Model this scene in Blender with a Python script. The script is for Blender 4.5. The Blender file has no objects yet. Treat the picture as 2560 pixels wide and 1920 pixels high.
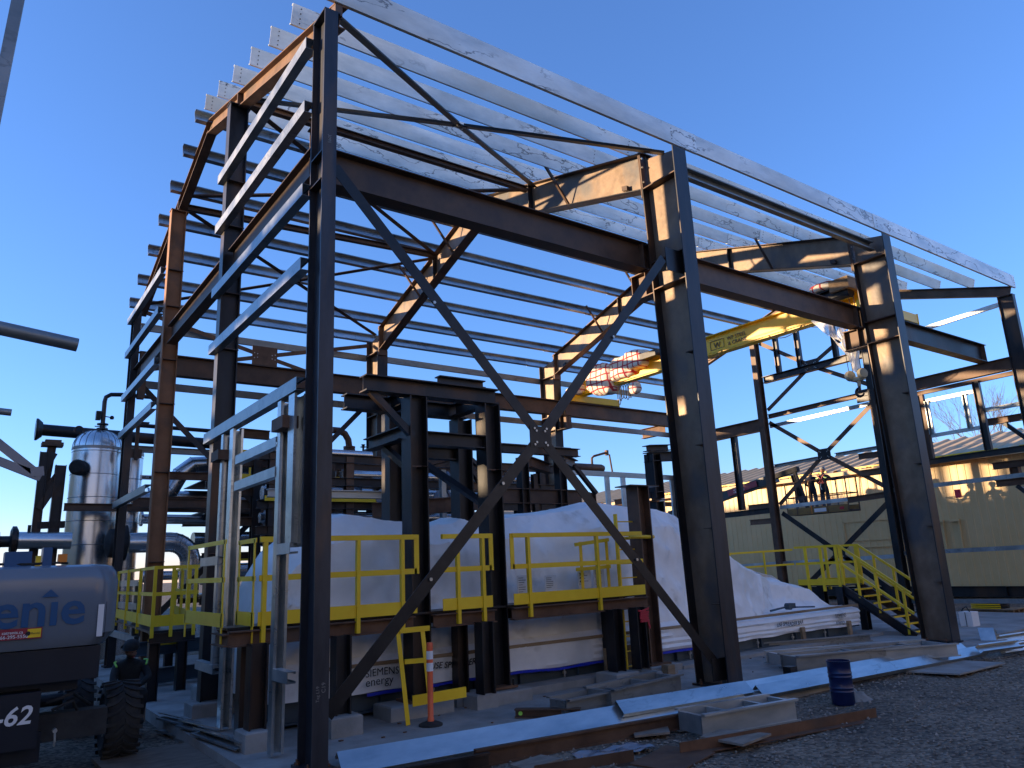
import bpy, math, random
from mathutils import Vector, Matrix, noise
random.seed(7)
S = 1.3                      # plan units (surveyed from the site) -> metres
scene = bpy.context.scene
# ------------------------------------------------------------------ camera
CAM = Vector((-2.509, -6.426, 1.6))
YAW, PITCH, ROLL = .9369, .238, -.0444
fw = Vector((math.cos(YAW)*math.cos(PITCH), math.sin(YAW)*math.cos(PITCH), math.sin(PITCH)))
rt = Vector((math.sin(YAW), -math.cos(YAW), 0)); up = rt.cross(fw)
c_, s_ = math.cos(ROLL), math.sin(ROLL)
RT = rt*c_ + up*s_; UP = up*c_ - rt*s_
cd = bpy.data.cameras.new('camera'); cam = bpy.data.objects.new('camera', cd)
scene.collection.objects.link(cam); scene.camera = cam
M = Matrix((RT, UP, -fw)).transposed().to_4x4(); M.translation = CAM*S
cam.matrix_world = M
cd.sensor_width = 36; cd.lens = 36*1864.2/2560; cd.clip_start = .05; cd.clip_end = 6000
# ------------------------------------------------------------------ light
LD = Vector((1, -.655, -.15)).normalized()      # direction the sunlight travels
SUN_EL = math.asin(-LD.z); SUN_ROT = math.atan2(-LD.x, -LD.y)
w = bpy.data.worlds.new('World'); scene.world = w; w.use_nodes = True
nt = w.node_tree; bg = nt.nodes['Background']
sky = nt.nodes.new('ShaderNodeTexSky'); sky.sky_type = 'NISHITA'; sky.sun_disc = False
sky.sun_elevation = SUN_EL; sky.sun_rotation = SUN_ROT
sky.air_density = 1.0; sky.dust_density = 0.0; sky.ozone_density = 6.0
gm_ = nt.nodes.new('ShaderNodeGamma'); gm_.inputs[1].default_value = .87; nt.links.new(sky.outputs[0], gm_.inputs[0])
ti_ = nt.nodes.new('ShaderNodeMix'); ti_.data_type = 'RGBA'; ti_.blend_type = 'MULTIPLY'; ti_.inputs['Factor'].default_value = 1
ti_.inputs[7].default_value = (1.56, 1.05, 1.10, 1); nt.links.new(gm_.outputs[0], ti_.inputs[6])      # deep clear autumn blue
nt.links.new(ti_.outputs[2], bg.inputs[0]); bg.inputs[1].default_value = .15
sd = bpy.data.lights.new('sun', 'SUN'); sd.energy = 3.5; sd.angle = math.radians(.5); sd.color = (1, .72, .43)
sun = bpy.data.objects.new('sun', sd); scene.collection.objects.link(sun)
sun.rotation_euler = LD.to_track_quat('-Z', 'Y').to_euler()
scene.view_settings.view_transform = 'Standard'; scene.view_settings.look = 'None'
scene.view_settings.gamma = 1; scene.view_settings.exposure = 1.68
# ------------------------------------------------------------------ mesh builder
class MB:
    def __init__(s): s.v = []; s.f = []; s.m = []
    def add(s, vs, fs, m=0):
        n = len(s.v); s.v += [Vector(p) for p in vs]
        for f in fs: s.f.append([i+n for i in f]); s.m.append(m)
        return s
    def box(s, x0, x1, y0, y1, z0, z1, m=0):
        vs = [(x, y, z) for z in (z0, z1) for y in (y0, y1) for x in (x0, x1)]
        return s.add(vs, [(0,2,3,1),(4,5,7,6),(0,1,5,4),(2,6,7,3),(0,4,6,2),(1,3,7,5)], m)
    def ob(s, c, a, b, n, m=0):          # oriented box: centre and three half vectors
        c, a, b, n = map(Vector, (c, a, b, n))
        vs = [c + a*i + b*j + n*k for k in (-1,1) for j in (-1,1) for i in (-1,1)]
        return s.add(vs, [(0,2,3,1),(4,5,7,6),(0,1,5,4),(2,6,7,3),(0,4,6,2),(1,3,7,5)], m)
    def ext(s, prof, p0, p1, upv=(0,0,1), m=0):
        p0, p1 = Vector(p0), Vector(p1); d = (p1-p0).normalized(); upv = Vector(upv)
        u = d.cross(upv).normalized(); v = u.cross(d).normalized()
        n = len(prof)
        vs = [p0 + u*a + v*b for a, b in prof] + [p1 + u*a + v*b for a, b in prof]
        fs = [(i, (i+1) % n, n+(i+1) % n, n+i) for i in range(n)]
        fs += [tuple(range(n-1, -1, -1)), tuple(range(n, 2*n))]
        return s.add(vs, fs, m)
    def isec(s, p0, p1, h, w, upv=(0,0,1), tf=.014, tw=.010, m=0):
        H, W, T = h/2, w/2, tw/2
        return s.ext([(-W,-H),(W,-H),(W,-H+tf),(T,-H+tf),(T,H-tf),(W,H-tf),(W,H),(-W,H),(-W,H-tf),(-T,H-tf),(-T,-H+tf),(-W,-H+tf)], p0, p1, upv, m)
    def csec(s, p0, p1, h, w, upv=(0,0,1), side=1, lip=.02, t=.006, m=0):   # web at u=0, flanges to u=side*w
        H = h/2; k = side
        pr = [(0,-H),(w*k,-H),(w*k,-H+lip),((w-t)*k,-H+lip),((w-t)*k,-H+t),(t*k,-H+t),(t*k,H-t),((w-t)*k,H-t),((w-t)*k,H-lip),(w*k,H-lip),(w*k,H),(0,H)]
        return s.ext(pr, p0, p1, upv, m)
    def zsec(s, p0, p1, h, w, upv=(0,0,1), side=1, t=.006, m=0):
        H = h/2; k = side
        pr = [(0,-H),(w*k,-H),(w*k*1.1,-H+.02),(w*k,-H+t),(t*k,-H+t),(t*k,H),(-w*k,H),(-w*k*1.1,H-.02),(-w*k,H-t),(0,H-t)]
        return s.ext(pr, p0, p1, upv, m)
    def lsec(s, p0, p1, a, b, upv=(0,0,1), side=1, t=.008, m=0):
        k = side
        return s.ext([(0,0),(a*k,0),(a*k,t),(t*k,t),(t*k,b),(0,b)], p0, p1, upv, m)
    def bar(s, p0, p1, w, h, upv=(0,0,1), m=0):
        return s.ext([(-w/2,-h/2),(w/2,-h/2),(w/2,h/2),(-w/2,h/2)], p0, p1, upv, m)
    def tube(s, pts, r, n=8, m=0, caps=True):
        pts = [Vector(p) for p in pts]; R = r if isinstance(r, (list, tuple)) else [r]*len(pts)
        vs = []; fs = []; ref = None
        for i, p in enumerate(pts):
            d = (pts[min(i+1, len(pts)-1)] - pts[max(i-1, 0)]).normalized()
            if ref is None: ref = Vector((0,0,1)) if abs(d.z) < .9 else Vector((1,0,0))
            a = d.cross(ref).normalized(); b = a.cross(d).normalized(); ref = b
            for k in range(n):
                t = 2*math.pi*k/n; vs.append(p + (a*math.cos(t) + b*math.sin(t))*R[i])
        for i in range(len(pts)-1):
            for k in range(n): fs.append((i*n+k, i*n+(k+1) % n, (i+1)*n+(k+1) % n, (i+1)*n+k))
        if caps: fs += [tuple(range(n-1,-1,-1)), tuple(range((len(pts)-1)*n, len(pts)*n))]
        return s.add(vs, fs, m)
    def lathe(s, c, ax, prof, n=24, m=0, caps=True):     # prof: (radius, distance along axis)
        ax = Vector(ax).normalized(); c = Vector(c)
        ref = Vector((0,0,1)) if abs(ax.z) < .9 else Vector((1,0,0))
        a = ax.cross(ref).normalized(); b = ax.cross(a).normalized(); vs = []; fs = []
        for r, t in prof:
            for k in range(n):
                q = 2*math.pi*k/n; vs.append(c + ax*t + (a*math.cos(q) + b*math.sin(q))*max(r, .0005))
        for i in range(len(prof)-1):
            for k in range(n): fs.append((i*n+k, i*n+(k+1) % n, (i+1)*n+(k+1) % n, (i+1)*n+k))
        if caps: fs += [tuple(range(n-1,-1,-1)), tuple(range((len(prof)-1)*n, len(prof)*n))]
        return s.add(vs, fs, m)
    def cyl(s, p0, p1, r, n=10, m=0):
        p0, p1 = Vector(p0), Vector(p1); return s.lathe(p0, p1-p0, [(r,0),(r,(p1-p0).length)], n, m)
def orig(o): return Vector(o['_o']) if o is not None and '_o' in o else Vector((0,0,0))
def tag(o, label=None, cat=None, group=None, kind=None):
    if label: o['label'] = label
    if cat: o['category'] = cat
    if group: o['group'] = group
    if kind: o['kind'] = kind
    return o
def build(name, mb, mat, parent=None, label=None, cat=None, group=None, kind=None, smooth=False, origin=None):
    vs = mb.v
    if parent is not None: O = orig(parent)
    elif origin is not None: O = Vector(origin)
    elif kind == 'structure': O = Vector((0,0,0))
    else:
        lo = [min(v[i] for v in vs) for i in range(3)]; hi = [max(v[i] for v in vs) for i in range(3)]
        O = Vector(((lo[0]+hi[0])/2, (lo[1]+hi[1])/2, lo[2]))
    me = bpy.data.meshes.new(name); me.from_pydata([(v-O)*S for v in vs], [], mb.f)
    mats = mat if isinstance(mat, (list, tuple)) else [mat]
    for q in mats: me.materials.append(q)
    if len(mats) > 1: me.polygons.foreach_set('material_index', mb.m)
    if smooth:
        me.polygons.foreach_set('use_smooth', [True]*len(me.polygons))
        try: me.set_sharp_from_angle(angle=math.radians(35))
        except Exception: pass
    me.update()
    import bmesh as _b
    bm = _b.new(); bm.from_mesh(me); _b.ops.recalc_face_normals(bm, faces=bm.faces); bm.to_mesh(me); bm.free()
    o = bpy.data.objects.new(name, me); scene.collection.objects.link(o)
    if parent is not None: o.parent = parent
    else: o.location = O*S
    o['_o'] = list(O)
    tag(o, label, cat, group, kind)
    return o
def thing(name, label, cat, loc, group=None):
    o = bpy.data.objects.new(name, None); scene.collection.objects.link(o)
    o.location = Vector(loc)*S; o['_o'] = list(loc); o.empty_display_size = .2
    return tag(o, label, cat, group)
def dup(root, loc, label, rotz=None):
    r = root.copy(); scene.collection.objects.link(r); r.location = Vector(loc)*S; r['_o'] = list(loc); r['label'] = label
    if rotz is not None: r.rotation_euler = (0, 0, rotz)
    for ch in list(root.children):
        c = ch.copy(); scene.collection.objects.link(c); c.parent = r
        for g in list(ch.children):
            d = g.copy(); scene.collection.objects.link(d); d.parent = c
    return r
def text_mb(s, loc, xd, yd, size, mb=None, ex=.004, bold=0, sx=1.0, shear=0):
    cu = bpy.data.curves.new('t', 'FONT'); cu.body = s; cu.size = 1; cu.extrude = 0; cu.offset = bold; cu.resolution_u = 3; cu.shear = shear
    to = bpy.data.objects.new('t', cu); scene.collection.objects.link(to)
    dg = bpy.context.evaluated_depsgraph_get(); me = bpy.data.meshes.new_from_object(to.evaluated_get(dg))
    bpy.data.objects.remove(to)
    mb = mb or MB(); loc = Vector(loc); xd = Vector(xd).normalized(); yd = Vector(yd).normalized(); nd = xd.cross(yd)
    mb.add([loc + xd*(v.co.x*size*sx) + yd*(v.co.y*size) + nd*ex for v in me.vertices], [list(p.vertices) for p in me.polygons])
    return mb
# ------------------------------------------------------------------ materials
def mat(name, base, base2=None, scale=3, rough=.6, metal=0, bump=0, bscale=None, rand=0, spec=.5, stretch=None, contrast=(.35,.65), detail=6, third=None, t3=(.6,.7), t3scale=1.2, rvar=0):
    m = bpy.data.materials.new(name); m.use_nodes = True; n = m.node_tree.nodes; L = m.node_tree.links
    b = n['Principled BSDF']; b.inputs['Roughness'].default_value = rough; b.inputs['Metallic'].default_value = metal
    b.inputs['Specular IOR Level'].default_value = spec; b.inputs['Base Color'].default_value = (*base, 1)
    tc = n.new('ShaderNodeTexCoord'); mp = n.new('ShaderNodeMapping'); L.new(tc.outputs['Object'], mp.inputs['Vector'])
    oi = n.new('ShaderNodeObjectInfo')
    if stretch: mp.inputs['Scale'].default_value = stretch
    rv = n.new('ShaderNodeVectorMath'); rv.operation = 'ADD'; L.new(mp.outputs[0], rv.inputs[0])
    cr = n.new('ShaderNodeCombineXYZ'); ml = n.new('ShaderNodeMath'); ml.operation = 'MULTIPLY'; ml.inputs[1].default_value = 37
    L.new(oi.outputs['Random'], ml.inputs[0]); L.new(ml.outputs[0], cr.inputs[0]); L.new(cr.outputs[0], rv.inputs[1])
    vec = rv.outputs[0]; col = None
    if base2:
        nz = n.new('ShaderNodeTexNoise'); nz.inputs['Scale'].default_value = scale; nz.inputs['Detail'].default_value = detail; nz.inputs['Roughness'].default_value = .62
        L.new(vec, nz.inputs['Vector'])
        rp = n.new('ShaderNodeValToRGB'); rp.color_ramp.elements[0].position = contrast[0]; rp.color_ramp.elements[1].position = contrast[1]
        rp.color_ramp.elements[0].color = (*base, 1); rp.color_ramp.elements[1].color = (*base2, 1)
        L.new(nz.outputs['Fac'], rp.inputs[0]); col = rp.outputs[0]
        if third:
            n3 = n.new('ShaderNodeTexNoise'); n3.inputs['Scale'].default_value = t3scale; n3.inputs['Detail'].default_value = 8; L.new(vec, n3.inputs['Vector'])
            r3 = n.new('ShaderNodeValToRGB'); r3.color_ramp.elements[0].position = t3[0]; r3.color_ramp.elements[1].position = t3[1]
            L.new(n3.outputs['Fac'], r3.inputs[0])
            mx = n.new('ShaderNodeMix'); mx.data_type = 'RGBA'; L.new(r3.outputs[0], mx.inputs['Factor']); L.new(col, mx.inputs[6]); mx.inputs[7].default_value = (*third, 1); col = mx.outputs[2]
        if rvar:
            mr = n.new('ShaderNodeMapRange'); mr.inputs[3].default_value = rough-rvar; mr.inputs[4].default_value = rough+rvar
            L.new(nz.outputs['Fac'], mr.inputs[0]); L.new(mr.outputs[0], b.inputs['Roughness'])
    if rand:
        hs = n.new('ShaderNodeHueSaturation'); mr = n.new('ShaderNodeMapRange'); mr.inputs[3].default_value = 1-rand; mr.inputs[4].default_value = 1+rand
        L.new(oi.outputs['Random'], mr.inputs[0]); L.new(mr.outputs[0], hs.inputs['Value'])
        if col: L.new(col, hs.inputs['Color'])
        else: hs.inputs['Color'].default_value = (*base, 1)
        col = hs.outputs[0]
    if col: L.new(col, b.inputs['Base Color'])
    if bump:
        nb = n.new('ShaderNodeTexNoise'); nb.inputs['Scale'].default_value = bscale or scale*3; nb.inputs['Detail'].default_value = 5
        L.new(vec, nb.inputs['Vector']); bp = n.new('ShaderNodeBump'); bp.inputs['Strength'].default_value = bump; bp.inputs['Distance'].default_value = .02
        L.new(nb.outputs['Fac'], bp.inputs['Height']); L.new(bp.outputs[0], b.inputs['Normal'])
    return m
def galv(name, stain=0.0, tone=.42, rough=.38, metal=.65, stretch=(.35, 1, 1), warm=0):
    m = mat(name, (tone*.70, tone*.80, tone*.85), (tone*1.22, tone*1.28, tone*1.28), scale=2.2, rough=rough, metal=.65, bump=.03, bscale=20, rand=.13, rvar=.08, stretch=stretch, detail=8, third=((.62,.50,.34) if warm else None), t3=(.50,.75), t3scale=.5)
    m.node_tree.nodes['Principled BSDF'].inputs['Metallic'].default_value = metal
    n = m.node_tree.nodes; L = m.node_tree.links; b = n['Principled BSDF']
    src = b.inputs['Base Color'].links[0].from_socket
    if stain:      # thin tide lines left by water between stacked pieces
        vec = [x for x in n if x.type == 'VECT_MATH'][0].outputs[0]
        n1 = n.new('ShaderNodeTexNoise'); n1.inputs['Scale'].default_value = 2.6; n1.inputs['Detail'].default_value = 7; n1.inputs['Roughness'].default_value = .55; L.new(vec, n1.inputs['Vector'])
        r1 = n.new('ShaderNodeValToRGB'); e = r1.color_ramp.elements; e[0].position = .484; e[0].color = (0,0,0,1); e[1].position = .516; e[1].color = (0,0,0,1)
        q = r1.color_ramp.elements.new(.500); q.color = (1,1,1,1); L.new(n1.outputs['Fac'], r1.inputs[0])
        n2 = n.new('ShaderNodeTexNoise'); n2.inputs['Scale'].default_value = .55; n2.inputs['Detail'].default_value = 2; L.new(vec, n2.inputs['Vector'])
        r2 = n.new('ShaderNodeValToRGB'); r2.color_ramp.elements[0].position = .46; r2.color_ramp.elements[1].position = .52; L.new(n2.outputs['Fac'], r2.inputs[0])
        mm = n.new('ShaderNodeMath'); mm.operation = 'MULTIPLY'; L.new(r1.outputs[0], mm.inputs[0]); L.new(r2.outputs[0], mm.inputs[1])
        m2 = n.new('ShaderNodeMath'); m2.operation = 'MULTIPLY'; L.new(mm.outputs[0], m2.inputs[0]); m2.inputs[1].default_value = stain
        mx = n.new('ShaderNodeMix'); mx.data_type = 'RGBA'; L.new(m2.outputs[0], mx.inputs['Factor']); L.new(src, mx.inputs[6]); mx.inputs[7].default_value = (.06,.07,.08,1)
        L.new(mx.outputs[2], b.inputs['Base Color'])
    return m
M_ = {}
M_['brown'] = mat('brown_steel', (.062,.034,.022), (.125,.074,.048), 2.2, rough=.55, metal=.25, bump=.12, bscale=9, rand=.22, rvar=.15, third=(.15,.075,.04), t3=(.58,.72))
M_['web'] = mat('plate_steel', (.15,.10,.063), (.24,.165,.11), 3.0, rough=.5, metal=.3, bump=.35, bscale=7, rand=.1, rvar=.15, third=(.09,.085,.085), t3=(.50,.66), stretch=(1,1,.7))
M_['dark'] = mat('mill_scale_steel', (.011,.012,.015), (.026,.027,.031), 2.5, rough=.42, metal=.4, bump=.08, bscale=12, rand=.2, rvar=.15, third=(.075,.042,.026), t3=(.50,.68), stretch=(1,1,.5))
M_['flange'] = mat('blue_grey_steel', (.021,.023,.030), (.043,.045,.054), 2.5, rough=.42, metal=.4, bump=.1, bscale=14, rand=.15, rvar=.12, third=(.085,.052,.035), t3=(.55,.72), stretch=(2,2,.4))
M_['rust'] = mat('rusty_steel', (.085,.040,.020), (.17,.085,.045), 2.5, rough=.7, metal=.1, bump=.15, rand=.15, third=(.07,.05,.04), t3=(.55,.7))
M_['angle'] = mat('black_angle_steel', (.008,.008,.010), (.022,.021,.022), 3, rough=.38, metal=.4, rand=.2, bump=.05)
M_['galv'] = galv('galvanised_steel')
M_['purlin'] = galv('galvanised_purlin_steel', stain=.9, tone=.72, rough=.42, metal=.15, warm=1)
M_['galvb'] = galv('bright_galvanised_steel', stain=.35, tone=.46, rough=.30, metal=.8)
M_['girt'] = galv('weathered_galvanised_girt', stain=.5, tone=.28, rough=.36, metal=.7)
M_['studm'] = galv('galvanised_stud_steel', stain=.6, tone=.36, rough=.30, metal=.85, stretch=(3, 3, .35))
M_['galvd'] = galv('dull_galvanised_steel', stain=.4, tone=.26, rough=.5)
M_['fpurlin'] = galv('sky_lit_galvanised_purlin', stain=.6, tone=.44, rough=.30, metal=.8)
M_['bolt'] = mat('bolt_steel', (.02,.02,.02), rough=.5, metal=.5)
M_['boltz'] = mat('zinc_bolt', (.45,.45,.43), rough=.35, metal=.7)
M_['yellow'] = mat('safety_yellow_paint', (.84,.52,.010), (.90,.59,.018), 3, rough=.45, rand=.06, bump=.03, third=(.50,.34,.03), t3=(.66,.8))
M_['cyellow'] = mat('crane_yellow_paint', (.86,.50,.006), (.92,.57,.012), 2, rough=.35, rand=.03)
M_['wrap'] = mat('white_shrink_wrap', (.80,.79,.77), (.92,.91,.89), 1.3, rough=.38, bump=.7, bscale=3.2, third=(.42,.39,.33), t3=(.60,.78), t3scale=1.6, detail=8)
M_['concrete'] = mat('concrete', (.22,.215,.20), (.34,.33,.31), 1.5, rough=.9, bump=.2, bscale=30, third=(.14,.135,.125), t3=(.55,.75), t3scale=.8, rand=.06)
M_['skid'] = mat('blue_grey_paint', (.040,.060,.078), (.06,.085,.105), 2, rough=.5, bump=.03)
M_['alu'] = mat('aluminium_cladding', (.62,.62,.62), (.74,.74,.74), 1.2, rough=.27, metal=.95, bump=.04, bscale=3)
M_['seam'] = mat('cladding_seam', (.25,.25,.25), rough=.4, metal=.8)
M_['siding'] = mat('beige_siding', (.56,.38,.165), (.62,.43,.20), .8, rough=.45, rand=.02, bump=.02)
M_['roofm'] = mat('pale_metal_roofing', (.50,.37,.21), (.60,.45,.27), 1, rough=.7, metal=0)
M_['wood'] = mat('raw_timber', (.24,.16,.09), (.36,.26,.16), 4, rough=.85, stretch=(.4,2,2), rand=.15, bump=.1)
M_['ply'] = mat('weathered_plywood', (.16,.13,.10), (.25,.21,.17), 3, rough=.9, rand=.15, bump=.15, stretch=(1,3,1))
M_['black'] = mat('black_rubber', (.013,.013,.014), (.03,.03,.03), 6, rough=.8, bump=.15)
M_['tyre'] = mat('dusty_tyre_rubber', (.022,.023,.026), (.055,.054,.052), 5, rough=.85, bump=.25)
M_['lgrey'] = mat('pale_grey_body_paint', (.15,.18,.22), (.17,.20,.245), 1, rough=.18, spec=.6)
M_['lblue'] = mat('blue_paint', (.005,.075,.20), rough=.35)
M_['chassis'] = mat('black_blue_chassis_paint', (.006,.009,.017), (.010,.013,.022), 3, rough=.35)
M_['white'] = mat('white_paint', (.75,.75,.75), rough=.5)
M_['orange'] = mat('orange_plastic', (.80,.14,.05), (.72,.11,.04), 4, rough=.45)
M_['drum'] = mat('navy_drum_paint', (.004,.011,.06), (.008,.02,.09), 4, rough=.3, metal=.1, bump=.05)
M_['blue'] = mat('blue_tarp', (.01,.03,.50), rough=.4)
M_['red'] = mat('red_ribbon', (.50,.02,.04), rough=.5)
M_['ink'] = mat('black_ink', (.012,.012,.014), rough=.6)
M_['cream'] = mat('cream_hook_paint', (.40,.36,.24), rough=.5)
M_['tarp'] = mat('grey_tarp', (.20,.19,.17), (.27,.26,.24), 3, rough=.8, bump=.5, bscale=6)
M_['cloth'] = mat('navy_workwear', (.010,.013,.028), (.018,.022,.04), 8, rough=.9, bump=.2)
M_['skin'] = mat('skin', (.26,.13,.085), rough=.55)
M_['hivis'] = mat('hi_vis_tape', (.35,.75,.10), rough=.4)
M_['orangeh'] = mat('orange_valve_paint', (.75,.22,.02), rough=.4)
M_['maroon'] = mat('maroon_sticker', (.28,.015,.035), rough=.4)
M_['paper'] = mat('paper_labels', (.62,.62,.62), (.70,.70,.70), 5, rough=.6)
# ------------------------------------------------------------------ special materials
def plaid():
    m = bpy.data.materials.new('plaid_blanket'); m.use_nodes = True; n = m.node_tree.nodes; L = m.node_tree.links; b = n['Principled BSDF']
    tc = n.new('ShaderNodeTexCoord'); wn = n.new('ShaderNodeTexNoise'); wn.inputs['Scale'].default_value = 2.5; L.new(tc.outputs['Object'], wn.inputs['Vector'])
    ad = n.new('ShaderNodeMixRGB'); ad.blend_type = 'ADD'; ad.inputs[0].default_value = .12; L.new(tc.outputs['Object'], ad.inputs[1]); L.new(wn.outputs['Color'], ad.inputs[2])
    sx = n.new('ShaderNodeSeparateXYZ'); L.new(ad.outputs[0], sx.inputs[0]); outs = []
    for ax, per in ((1, .27), (2, .24), (0, .27)):
        a = n.new('ShaderNodeMath'); a.operation = 'DIVIDE'; a.inputs[1].default_value = per; L.new(sx.outputs[ax], a.inputs[0])
        f = n.new('ShaderNodeMath'); f.operation = 'FRACT'; L.new(a.outputs[0], f.inputs[0])
        g = n.new('ShaderNodeMath'); g.operation = 'LESS_THAN'; g.inputs[1].default_value = .2; L.new(f.outputs[0], g.inputs[0]); outs.append(g)
    mx = n.new('ShaderNodeMath'); mx.operation = 'MAXIMUM'; L.new(outs[0].outputs[0], mx.inputs[0]); L.new(outs[1].outputs[0], mx.inputs[1])
    c = n.new('ShaderNodeMix'); c.data_type = 'RGBA'; L.new(mx.outputs[0], c.inputs['Factor']); c.inputs[6].default_value = (.72,.66,.55,1); c.inputs[7].default_value = (.42,.03,.05,1)
    L.new(c.outputs[2], b.inputs['Base Color']); b.inputs['Roughness'].default_value = .8
    return m
M_['plaid'] = plaid()
def film():
    m = bpy.data.materials.new('clear_plastic_film'); m.use_nodes = True; n = m.node_tree.nodes; L = m.node_tree.links; b = n['Principled BSDF']
    b.inputs['Base Color'].default_value = (.92,.91,.88,1); b.inputs['Roughness'].default_value = .3
    nz = n.new('ShaderNodeTexNoise'); nz.inputs['Scale'].default_value = 5; nz.inputs['Detail'].default_value = 5
    mr = n.new('ShaderNodeMapRange'); mr.inputs[1].default_value = .4; mr.inputs[2].default_value = .65; mr.inputs[3].default_value = .55; mr.inputs[4].default_value = .95
    L.new(nz.outputs['Fac'], mr.inputs[0]); L.new(mr.outputs[0], b.inputs['Alpha'])
    return m
M_['film'] = film()
M_['inkb'] = mat('dark_brown_lettering_paint', (.07,.025,.006), rough=.5)
def gravel():
    m = bpy.data.materials.new('gravel'); m.use_nodes = True; n = m.node_tree.nodes; L = m.node_tree.links; b = n['Principled BSDF']
    tc = n.new('ShaderNodeTexCoord')
    v = n.new('ShaderNodeTexVoronoi'); v.inputs['Scale'].default_value = 22; L.new(tc.outputs['Object'], v.inputs['Vector'])
    v2 = n.new('ShaderNodeTexNoise'); v2.inputs['Scale'].default_value = .5; v2.inputs['Detail'].default_value = 8; L.new(tc.outputs['Object'], v2.inputs['Vector'])
    r = n.new('ShaderNodeValToRGB'); r.color_ramp.elements[0].color = (.055,.043,.032,1); r.color_ramp.elements[1].color = (.29,.235,.18,1)
    sp = n.new('ShaderNodeSeparateColor'); L.new(v.outputs['Color'], sp.inputs[0]); L.new(sp.outputs[0], r.inputs[0])
    r2 = n.new('ShaderNodeValToRGB'); r2.color_ramp.elements[0].position = .35; r2.color_ramp.elements[0].color = (.5,.5,.5,1); r2.color_ramp.elements[1].position = .65; r2.color_ramp.elements[1].color = (1.15,1.12,1.05,1); L.new(v2.outputs['Fac'], r2.inputs[0])
    mx = n.new('ShaderNodeMix'); mx.data_type = 'RGBA'; mx.blend_type = 'MULTIPLY'; mx.inputs['Factor'].default_value = 1; L.new(r.outputs[0], mx.inputs[6]); L.new(r2.outputs[0], mx.inputs[7])
    L.new(mx.outputs[2], b.inputs['Base Color']); b.inputs['Roughness'].default_value = .95
    bp = n.new('ShaderNodeBump'); bp.inputs['Strength'].default_value = .9; bp.inputs['Distance'].default_value = .03; L.new(v.outputs['Distance'], bp.inputs['Height']); bp.invert = True
    L.new(bp.outputs[0], b.inputs['Normal'])
    return m
M_['gravel'] = gravel()
M_['stone'] = mat('stones', (.10,.09,.075), (.34,.30,.25), 9, rough=.9, rand=0)
# ------------------------------------------------------------------ ground
def ground_z(x, y): return -.13 + .05*noise.noise(Vector((x*.45, y*.45, 1.3))) + .02*noise.noise(Vector((x*1.7, y*1.7, 4)))
g = MB(); xs = [-400,-150,-60,-30,-15] + [-8+.4*i for i in range(76)] + [24,28,34,45,70,120,250,500]; ys = [-400,-150,-60,-25,-12] + [-8+.4*i for i in range(31)] + [6,9,14,20,30,45,80,150,300,600]
g.v = [Vector((x, y, (ground_z(x, y) if (-8 <= x <= 22 and -8 <= y <= 4) else -.13))) for y in ys for x in xs]
nx = len(xs); g.f = [[j*nx+i, j*nx+i+1, (j+1)*nx+i+1, (j+1)*nx+i] for j in range(len(ys)-1) for i in range(nx-1)]; g.m = [0]*len(g.f)
build('ground', g, M_['gravel'], kind='structure', smooth=True)
s = MB(); s.box(-.35, 17.8, .02, 11.6, -.5, 0); s.box(5.0, 12.2, -.42, .02, -.5, -.004)
build('concrete_slab', s, M_['concrete'], kind='structure')
# loose stones on the gravel in front of the slab
st = MB(); random.seed(3)
for i in range(5200):
    t = random.random(); x = -1.5 + 13*t; y = -.1 - random.random()**1.2*(2.5+t*2)
    if 5 < x < 12.2 and y > -.5: continue
    r = random.uniform(.006, .018)*(1+.6*t); z = ground_z(x, y)+r*.3
    q = [Vector((x, y, z)) + Vector(d)*r*random.uniform(.6,1.25) for d in ((1,0,0),(0,1,0),(-1,0,0),(0,-1,0),(.1,.1,.8),(0,0,-.6))]
    st.add(q, [(0,1,4),(1,2,4),(2,3,4),(3,0,4),(1,0,5),(2,1,5),(3,2,5),(0,3,5)])
build('gravel_stones', st, M_['stone'], label='loose grey stones scattered over the gravel in front of the slab', cat='gravel', kind='stuff')
# ------------------------------------------------------------------ low clad building on the right
bl = thing('clad_building', 'long low beige ribbed metal building with pale sloping roof behind the steel frame', 'building', (23.5, 12, 0))
def ribbed_wall(x, y0, y1, z0, z1, pitch=.235, d=.011):
    b = MB(); pts = []; y = y0
    while y < y1:
        for dy, dx in ((0, 0), (pitch*.62, 0), (pitch*.70, -d), (pitch*.86, -d), (pitch*.94, 0)): pts.append((x+dx, min(y+dy, y1)))
        y += pitch
    n = len(pts); b.v = [Vector((p[0], p[1], z)) for z in (z0, z1) for p in pts]
    b.f = [[i, i+1, n+i+1, n+i] for i in range(n-1)]; b.m = [0]*len(b.f); return b
build('wall', ribbed_wall(23.5, -6, 34, .33, 4.35), M_['siding'], bl)
b = MB(); b.box(23.53, 31, -5.98, 33.98, .33, 4.2); build('wall_core', b, M_['siding'], bl)
b = MB(); pts = []; y = -6.3
while y < 34.3:
    for dy, dz in ((0,0),(.42,0),(.47,.07),(.58,.07),(.63,0)): pts.append((y+dy, dz))
    y += .63
n = len(pts); b.v = [Vector((x, p[0], z+p[1]))for x, z in ((23.1, 4.37),(28.0, 5.55),(34, 4.2)) for p in pts]
b.f = [[k*n+i, k*n+i+1, (k+1)*n+i+1, (k+1)*n+i] for k in range(2) for i in range(n-1)]; b.m = [0]*len(b.f)
ro = build('roof', b, M_['roofm'], bl)
b = MB(); b.box(23.02, 23.1, -6.3, 34.3, 4.22, 4.36); build('eaves_trim', b, M_['roofm'], bl)
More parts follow.
